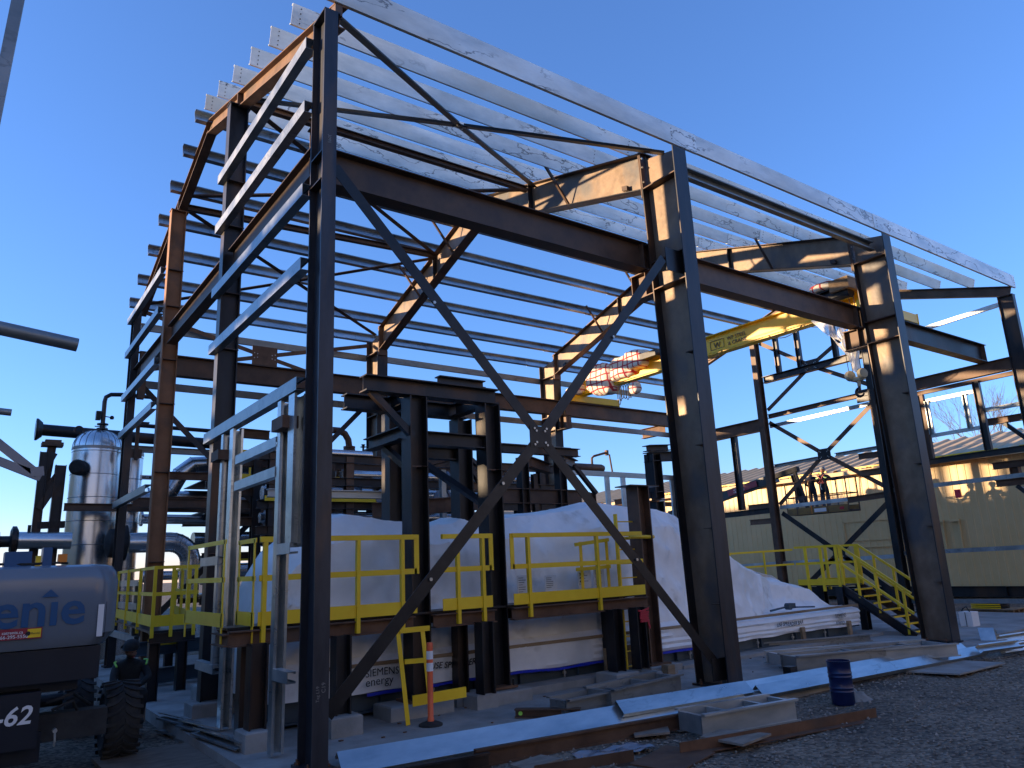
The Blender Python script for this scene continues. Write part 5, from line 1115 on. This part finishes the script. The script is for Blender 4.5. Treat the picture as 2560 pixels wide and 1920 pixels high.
b = MB(); b.isec((19.6,7.95,3.1),(19.6,8.15,4.1),.12,.14,upv=(0,1,0)); b.bar((19.6,7.75,2.9),(19.6,8.1,4.25),.09,.1); b.bar((19.62,7.95,4.28),(19.62,9.0,4.1),.16,.16); P('jib', b, 'black', B2)
b = MB(); b.bar((19.7,8.85,4.10),(19.9,13.8,3.25),.2,.30); bo = P('boom', b, 'chassis', B2)
b = MB(); b.bar((19.585,9.6,3.98),(19.64,10.9,3.75),.01,.20); P('sticker', b, 'maroon', bo)
for s, z, h in (('catrents.ca',3.90,.07),('1-866-295-5550',3.81,.07)): P('lettering', text_mb(s, (19.57,10.6,z-.08), (0,-1,.17), (0,.17,1), h*1.1, bold=.01), 'white', bo)
b = MB(); b.bar((19.85,13.7,3.3),(19.9,15.2,.4),.3,.4); P('riser', b, 'chassis', B2)
b = MB(); b.box(18.9,21,14.4,17.0,.1,.9); P('chassis', b, 'chassis', B2)
for x in (18.95,20.95):
    for y in (14.9,16.5): b = MB(); b.lathe((x-.1,y,.25),(1,0,0),[(.2,0),(.36,.02),(.36,.2),(.2,.22)],24); P('wheel', b, 'tyre', B2)
z0 = bz+.05
def standing(px, py, z0, lean=0, arm=1, fx=-1):
    return {'pel':((px,py,z0+.72),(.10,.08)),'waist':((px+.01,py,z0+.84),(.095,.075)),'chest':((px+.0,py,z0+1.03),(.115,.085)),'neck':((px+.02,py,z0+1.15),.045),'headb':((px+.02,py,z0+1.18),.042),'headt':((px+.03,py-.0,z0+1.34),.055),
     'shl':((px,py+.15,z0+1.08),.055),'shr':((px,py-.15,z0+1.08),.055),'ell':((px+.06,py+.24,z0+.90),.043),'wrl':((px+.22,py+.20,z0+.84),.032),'elr':((px+.05,py-.26*arm,z0+.94),.043),'wrr':((px+.10,py-.46*arm,z0+.97),.032),
     'hil':((px,py+.075,z0+.68),.075),'hir':((px,py-.075,z0+.68),.075),'knl':((px+.01,py+.085,z0+.37),.055),'knr':((px+.01,py-.085,z0+.37),.055),'anl':((px,py+.09,z0+.07),.042),'anr':((px,py-.09,z0+.07),.042),'tol':((px+.13,py+.10,z0+.04),.036),'tor':((px+.13,py-.10,z0+.04),.036)}
pA = person('person', 'worker in dark clothes with red harness seen from behind in the lift basket', (18.98,6.72,z0), standing(18.98,6.72,z0), 'helmet', facing=(1,-.2,0))
for a, c in (((18.86,6.60,z0+1.12),(18.86,6.80,z0+.88)),((18.86,6.84,z0+1.12),(18.86,6.64,z0+.88))):
    b = MB(); b.bar(a, c, .02, .05, upv=(1,0,0)); P('harness_strap', b, 'red', pA)
b = MB(); b.box(18.86,18.88,6.60,6.84,z0+.84,z0+.90); P('harness_strap', b, 'red', pA)
for s_ in (-1,1): b = MB(); b.ob((18.865,6.72+s_*.135,z0+1.02),(.004,0,0),(0,.05,.015*-s_),(0,.0,.018)); P('hi_vis_stripe', b, 'hivis', pA)
b = MB(); b.tube([(18.87,6.74,z0+.86),(18.84,6.76,z0+.75),(18.85,6.73,z0+.66)], .012, 6); P('lanyard', b, 'white', pA)
JB = standing(19.15,7.25,z0); person('person', 'worker in dark jacket bending beside the jib at the left of the basket', (19.15,7.25,z0), JB, 'black', facing=(.3,1,0))
# person crouching behind the lift by the rusty column
cx, cy, cz = -.76, 3.85, -.06
JC = {'pel':((cx,cy,.42),(.10,.085)),'waist':((cx+.00,cy-.03,.53),(.10,.08)),'chest':((cx-.01,cy-.09,.70),(.115,.09)),'neck':((cx-.02,cy-.13,.81),.045),'headb':((cx-.02,cy-.15,.84),.04),'headt':((cx-.02,cy-.19,.99),.055),
 'shl':((cx-.15,cy-.08,.74),.055),'shr':((cx+.14,cy-.08,.74),.055),'ell':((cx-.19,cy-.20,.58),.043),'wrl':((cx-.07,cy-.33,.55),.032),'elr':((cx+.19,cy-.20,.60),.043),'wrr':((cx+.04,cy-.34,.53),.032),
 'hil':((cx-.08,cy,.40),.078),'hir':((cx+.08,cy,.40),.078),'knl':((cx-.11,cy-.30,.44),.058),'knr':((cx+.12,cy-.30,.46),.058),'anl':((cx-.10,cy-.22,.08),.043),'anr':((cx+.11,cy-.22,.08),.043),'tol':((cx-.10,cy-.35,.04),.036),'tor':((cx+.11,cy-.35,.04),.036)}
JC = {k: ((p[0],p[1],p[2]-.09), r) if k[:2] not in ('an','to') else (p, r) for k, (p, r) in JC.items()}
pC = person('person', 'worker in black crouching between the lift tyre and the rusty column', (cx,cy,0), JC, 'black', cloth='black', facing=(.5,-1,-.5))
for s_, z in ((1,.76),(-1,.76)): b = MB(); b.tube([(cx+s_*.155,cy-.155,z-.11),(cx+s_*.175,cy-.11,z-.06),(cx+s_*.15,cy-.05,z-.06)], .012, 6); P('hi_vis_stripe', b, 'hivis', pC)
b = MB(); b.box(cx-.2,cx+.2,cy-.08,cy+.28,.0,.24); build('seat_crate', b, M_['ply'], label='low timber crate under the crouching worker', cat='crate')
# ------------------------------------------------------------------ steel lying on the ground in front
def zlay(name, label, cat, p0, p1, w_, h, mt='galvb', upv=(0,-.3,1), sec='Z', group=None):
    b = MB()
    if sec == 'Z': b.zsec(p0, p1, h, w_, upv)
    elif sec == 'C': b.csec(p0, p1, h, w_, upv)
    elif sec == 'C-': b.csec(p0, p1, h, w_, upv, side=-1)
    elif sec == 'I': b.isec(p0, p1, h, w_, upv)
    elif sec == 'L': b.lsec(p0, p1, w_, h, upv)
    return build(name, b, M_[mt], label=label, cat=cat, group=group)
zlay('laid_purlin', 'long bright galvanised channel lying along the slab edge beside the corner column', 'steel channel', (.24,-.02,.055), (5.0,-.44,.05), .07, .22, upv=(0,.74,.67), sec='C-')
zlay('laid_purlin', 'second bright galvanised channel continuing toward the middle column', 'steel channel', (3.2,-.30,.12), (5.15,-.44,.10), .05, .17, upv=(0,.74,.67), sec='C-')
zlay('laid_channel', 'dark brown steel channel under the long bright galvanised channel', 'steel channel', (1.35,-.36,-.04), (3.75,-.60,-.05), .05, .15, 'brown', upv=(0,0,1), sec='C')
zlay('laid_channel', 'short dark green channel at the bottom edge under the galvanised channel', 'steel channel', (.35,-.30,-.05), (1.45,-.44,-.05), .05, .12, 'dark', upv=(0,0,1), sec='C')
for k, (dy, dz, lab) in enumerate(((0,.05,'front'),(.20,.07,'rear'))):
    zlay('laid_purlin', 'front bright galvanised purlin of the pair lying past the blue drum' if k == 0 else 'rear bright galvanised purlin of the pair lying past the blue drum', 'steel purlin', (5.35,-.42+dy,-.02+dz), (10.6,-.72+dy*1.4,-.04+dz), .07, .15, upv=(0,.72,.69), sec='C-')
def frame_piece(name, label, x, y, z, L_, W_, h, ang, mt='galv', cross=(.3,.7), cat='steel frame'):
    t = thing(name, label, cat, (x,y,z)); d = Vector((math.cos(ang), math.sin(ang), 0)); n = Vector((-d.y, d.x, 0)); o = Vector((x,y,z+h/2))
    for s_, nm in ((-1,'-'),(1,'+')):
        b = MB(); b.csec(o+n*s_*W_/2, o+n*s_*W_/2+d*L_, h, .06, side=(1 if s_ < 0 else -1)); P('side_channel', b, mt, t)
    for f in (0.02,)+tuple(cross)+(.98,):
        b = MB(); b.bar(o+d*L_*f-n*(W_/2-.01), o+d*L_*f+n*(W_/2-.01), .05, h*.8); P('cross_channel', b, mt, t)
    return t
frame_piece('galvanised_frame', 'short galvanised box frame on the gravel in front of the middle column', 3.62,-.86,-.13,1.30,.34,.22,math.radians(-8))
frame_piece('galvanised_frame', 'long flat galvanised frame lying on the slab right of the middle column', 7.2,.62,.02,2.75,.62,.18,math.radians(-24),'galv',(.35,.7))
frame_piece('galvanised_frame', 'long dull galvanised frame lying behind the blue drum', 7.0,.30,.02,2.2,.32,.20,math.radians(-16),'galvd',(.5,))
frame_piece('galvanised_frame', 'open galvanised tray leaning on the slab before the concrete footings', 3.45,.30,.02,1.35,.34,.20,math.radians(8),'galvd',(.6,))
frame_piece('galvanised_frame', 'dull galvanised channel piece on the slab behind the long bright channel', 2.86,.30,.02,.9,.25,.17,math.radians(4),'galvd',())
zlay('laid_beam', 'short brown beam end with a green paint dot on the slab', 'steel beam', (2.52,.62,.05), (3.0,.10,.05), .10, .09, 'brown', upv=(0,0,1), sec='I')
b = MB(); b.lathe((2.54,.555,.05),(-.6,-.8,0),[(.022,0),(.022,.004)],12); build('paint_dot', b, M_['hivis'], label='small green paint dot on the end of the short brown beam', cat='paint mark')
zlay('laid_angle', 'long rusty steel angle lying on the gravel at lower right', 'steel angle', (2.92,-1.34,-.12), (5.45,-1.78,-.12), .10, .10, 'rust', upv=(0,0,1), sec='L')
zlay('laid_angle', 'dark steel angle crossing the bottom edge of the gravel', 'steel angle', (1.55,-.98,-.13), (2.46,-1.22,-.12), .10, .10, 'brown', upv=(0,0,1), sec='L')
def plate(name, pts, z, t_, mt, label, cat):
    n = len(pts); b = MB(); b.add([(x,y,z) for x,y in pts]+[(x,y,z+t_) for x,y in pts], [tuple(range(n-1,-1,-1)), tuple(range(n,2*n))]+[(i,(i+1)%n,n+(i+1)%n,n+i) for i in range(n)]); return build(name, b, M_[mt], label=label, cat=cat)
plate('plywood_sheet', [(3.34,-1.22),(3.72,-1.16),(3.88,-1.62),(3.36,-1.70)], -.07, .02, 'ply', 'small weathered plywood board on the long rusty angle', 'board')
plate('plywood_sheet', [(3.05,-.64),(3.25,-.40),(3.66,-.50),(3.40,-.78)], -.10, .02, 'ply', 'small plywood board under the galvanised box frame', 'board')
plate('plywood_sheet', [(1.55,-.62),(1.95,-.55),(2.0,-.80),(1.55,-.86)], -.10, .02, 'ply', 'plywood scrap at the bottom edge under the channels', 'board')
plate('plywood_sheet', [(-1.25,2.62),(-.34,2.62),(-.12,1.0),(-1.2,.8)], -.11, .03, 'ply', 'large grey plywood sheet on the ground beside the lift tyre', 'board')
plate('steel_plate', [(2.35,-1.28),(3.05,-1.05),(3.15,-1.55),(2.45,-1.75)], -.115, .012, 'rust', 'flat rusty plate lying between the two angles', 'steel plate')
plate('plywood_sheet', [(8.45,-.56),(9.9,-.52),(9.95,-1.25),(8.6,-1.22)], -.105, .02, 'concrete', 'pale flat board on the gravel before the far column', 'board')
b = MB(); n = 14
for j in range(n+1):
    for i in range(n+1): x = 2.15+.75*i/n; y = -.72-.28*j/n - .1*(i/n); b.v.append(Vector((x, y, -.09+.035*noise.noise(Vector((x*7,y*9,1)))+.012*noise.noise(Vector((x*22,y*22,1))))))
for j in range(n):
    for i in range(n): b.f.append([j*(n+1)+i, j*(n+1)+i+1, (j+1)*(n+1)+i+1, (j+1)*(n+1)+i]); b.m.append(0)
build('crumpled_sheet', b, M_['lgrey'], label='crumpled pale plastic scrap on the gravel below the long channel', cat='plastic scrap', smooth=True)
b = MB(); b.box(5.42,5.64,-.66,-.56,-.12,-.07); build('timber_block', b, M_['wood'], label='small pale timber block on the gravel left of the blue drum', cat='timber block')
b = MB(); b.box(6.6,6.75,.0,.12,0,.12); build('timber_block', b, M_['dark'], label='small dark block on the slab just behind the blue drum', cat='block')
for i, (a, c, lab) in enumerate((((-.36,3.72,-.03),(-.22,3.0,-.03),'farthest of the three short galvanised offcuts by the slab edge'), ((-.30,3.02,-.03),(-.18,2.45,-.03),'middle of the three short galvanised offcuts by the slab edge'), ((-.28,2.42,-.03),(-.14,1.28,-.03),'nearest of the three short galvanised offcuts by the slab edge'))):
    t = thing('channel_offcut', lab, 'steel offcut', (a[0],a[1],-.12), 'short galvanised channel offcuts by the slab edge')
    b = MB(); b.csec(a, c, .15, .10, upv=(0,0,1)); P('web', b, 'galvd', t); b = MB(); b.bar(Vector(a)+Vector((.02,0,.09)), Vector(c)+Vector((.02,0,.09)), .20, .012, upv=(.35,0,1)); P('flange', b, 'galvb', t)
# blue drum and the tarp beside it
DR = thing('oil_drum', 'open dark blue steel drum standing on the gravel', 'drum', (5.94,-1.12,-.12))
R = .128; prof = [(R*.98,0),(R,.01)]
for z in (.14,.18,.30,.34): prof += [(R,z-.012),(R*1.05,z),(R,z+.012)]
prof += [(R,.45),(R*1.05,.46),(R*1.05,.475),(R*.97,.475),(R*.96,.44),(R*.96,.05),(.001,.05)]
b = MB(); b.lathe((5.94,-1.12,-.12),(0,0,1),prof,36,caps=False); P('shell', b, 'drum', DR, smooth=True)
b = MB(); b.lathe((5.94,-1.12,-.115),(0,0,1),[(R*.97,0),(.001,.001)],30,caps=False); P('bottom', b, 'drum', DR)
def heap(name, c, r, mt, label, cat, seed):
    b = MB(); n = 26
    for j in range(n+1):
        for i in range(n+1):
            u, v = i/n*2-1, j/n*2-1; d = math.sqrt(u*u+v*v); h = max(0, 1-d**1.6)
            q = Vector((u*2.2+seed, v*2.2, 0)); z = h*r[2]*(.75+.5*noise.noise(q*1.5)) + .02*abs(noise.noise(q*4))*(1 if d < 1.1 else 0)
            b.v.append(Vector((c[0]+u*r[0]*(1+.15*noise.noise(q)), c[1]+v*r[1]*(1+.15*noise.noise(q+Vector((5,0,0)))), c[2]+z)))
    for j in range(n):
        for i in range(n):
            if ((i+.5)/n*2-1)**2+((j+.5)/n*2-1)**2 < 1.05: b.f.append([j*(n+1)+i, j*(n+1)+i+1, (j+1)*(n+1)+i+1, (j+1)*(n+1)+i]); b.m.append(0)
    return build(name, b, M_[mt], label=label, cat=cat, smooth=True)
heap('tarpaulin', (6.28,-1.05,-.13), (.22,.20,.13), 'tarp', 'crumpled grey tarpaulin heaped on the right side of the drum', 'tarpaulin', 3)
# white box, pallet of yellow strips and offcuts at the far right
WB = thing('white_box', 'white metal cabinet standing on the ground behind the far right column', 'cabinet', (14.24,1.05,-.1))
b = MB(); b.box(14.1,14.4,.93,1.17,-.1,.28); P('body', b, 'white', WB); b = MB(); b.box(14.09,14.10,1.045,1.052,-.1,.28); P('seam', b, 'ink', WB); b = MB(); b.tube([(14.2,1.0,.28),(14.2,1.05,.38),(14.2,1.12,.34),(14.2,1.15,.29)],.012,6); P('cable', b, 'black', WB)
PL = thing('pallet', 'timber pallet loaded with bright yellow edged stair treads at far right', 'pallet', (19.2,2.7,-.13))
for k in range(3): b = MB(); b.box(19.0+k*.3,19.1+k*.3,2.1,3.2,-.12,-.04); P('runner', b, 'wood', PL)
b = MB(); b.box(18.9,19.8,2.05,3.25,-.04,-.015); P('deck', b, 'wood', PL)
for k in range(5):
    z = -.01+.045*k; b = MB(); b.box(18.96,19.5,2.35,3.05,z,z+.03); b.box(18.945,18.96,2.35,3.05,z+.004,z+.03,1)
    build('stair_tread', b, [M_['dark'], M_['yellow']], label=['bottom','second from bottom','middle','fourth from bottom','top'][k]+' yellow nosed stair tread of the stack on the pallet', cat='stair tread', group='yellow nosed stair treads on the pallet')
zlay('laid_purlin', 'galvanised girt lying on the ground right of the far right column, nearest the gravel', 'steel purlin', (10.9,-.80,-.04), (14.5,-1.5,-.02), .08, .14, upv=(0,.5,.86), sec='C')
zlay('laid_purlin', 'galvanised girt lying further back right of the far right column', 'steel purlin', (12.0,-.35,-.02), (15.5,-.9,.0), .08, .14, upv=(0,.5,.86), sec='C')
b = MB(); b.ob((12.0,-.22,.06),(.05,.03,.10),(-.06,.10,0),(.10,.02,-.04)); build('bent_offcut', b, M_['galvb'], label='bright bent galvanised offcut standing beside the far right column foot', cat='steel offcut')
b = MB(); b.csec((10.3,-.75,.02),(11.3,-.95,.02),.12,.08,upv=(0,.6,.8)); build('short_offcut', b, M_['galvb'], label='short bright galvanised offcut with shipping marks before the far right column', cat='steel offcut')
zlay('laid_beam', 'grey channel on blocks beside the foot of the yellow stairs', 'steel channel', (8.6,2.2,.06), (10.9,1.3,.06), .06, .12, 'galvd', upv=(0,0,1), sec='C')
# brown pipe support standing outside at the right edge
PS = thing('goal_post_support', 'brown H shaped steel pipe support at the right edge before the beige wall', 'pipe support', (19,1.2,0))
for z in (3.10,3.55,4.70):
    b = MB(); b.isec((19,1.92,z),(19,.2,z),.17,.16); P('beam', b, 'brown', PS)
b = MB(); b.isec((19,1.42,3.18),(19,1.42,3.47),.2,.2,upv=(0,1,0)); P('post', b, 'brown', PS); b = MB(); b.isec((19,.6,0),(19,.6,4.62),.2,.2,upv=(0,1,0)); P('post', b, 'brown', PS)
for z in (3.0,4.6): b = MB(); b.bar((19,1.45,z),(19,.9,z-.6),.1,.1); P('knee_brace', b, 'dark', PS)
# small finishing pieces
b = MB(); b.box(16.96,17.02,1.96,2.08,2.72,2.92)
build('red_wrap', b, M_['red'], label='small red wrapped bracket end right of the far column below the girt', cat='wrapped bracket')
for x, y in ((-.01,.05),(.16,.05),(-.01,.30),(.16,.30)):
    b = MB(); b.cyl((x,y,-.005),(x,y,.075),.012,8); b.cyl((x,y,.03),(x,y,.052),.024,6); P('anchor_bolt', b, 'rust', c1)
for X in (5.45, 11.3):
    for yy in (.1,.42):
        for s_ in (-1,1):
            b = MB(); b.cyl((X+s_*.155,yy,.0),(X+s_*.155,yy,.09),.013,8); b.cyl((X+s_*.155,yy,.03),(X+s_*.155,yy,.055),.026,6); P('anchor_bolt', b, 'rust')
b = MB(); b.box(5.52,5.66,1.18,1.30,.0,.17); build('timber_block', b, M_['wood'], label='square timber block standing on end beside the two cubic footings', cat='timber block')
# short bolts on the connection plates at the knees
for X in (5.45, 11.3):
    b = MB()
    for z in (7.05,7.2,7.45,7.6):
        for s_ in (-1,1): b.cyl((X+s_*.08,.655,z),(X+s_*.08,.668,z),.018,6)
    P('bolt_head', b, 'boltz')
b = MB(); random.seed(5)
for i in range(40):
    a = random.uniform(.4,10.5); y = random.uniform(.5,1.6); r = random.uniform(.008,.02)
    b.ob((a,y,.006),(r,r*.3,0),(-r*.3,r*.7,0),(0,0,.005))
build('slab_debris', b, M_['rust'], label='small scraps and crumbs of debris scattered over the concrete slab', cat='debris', kind='stuff')
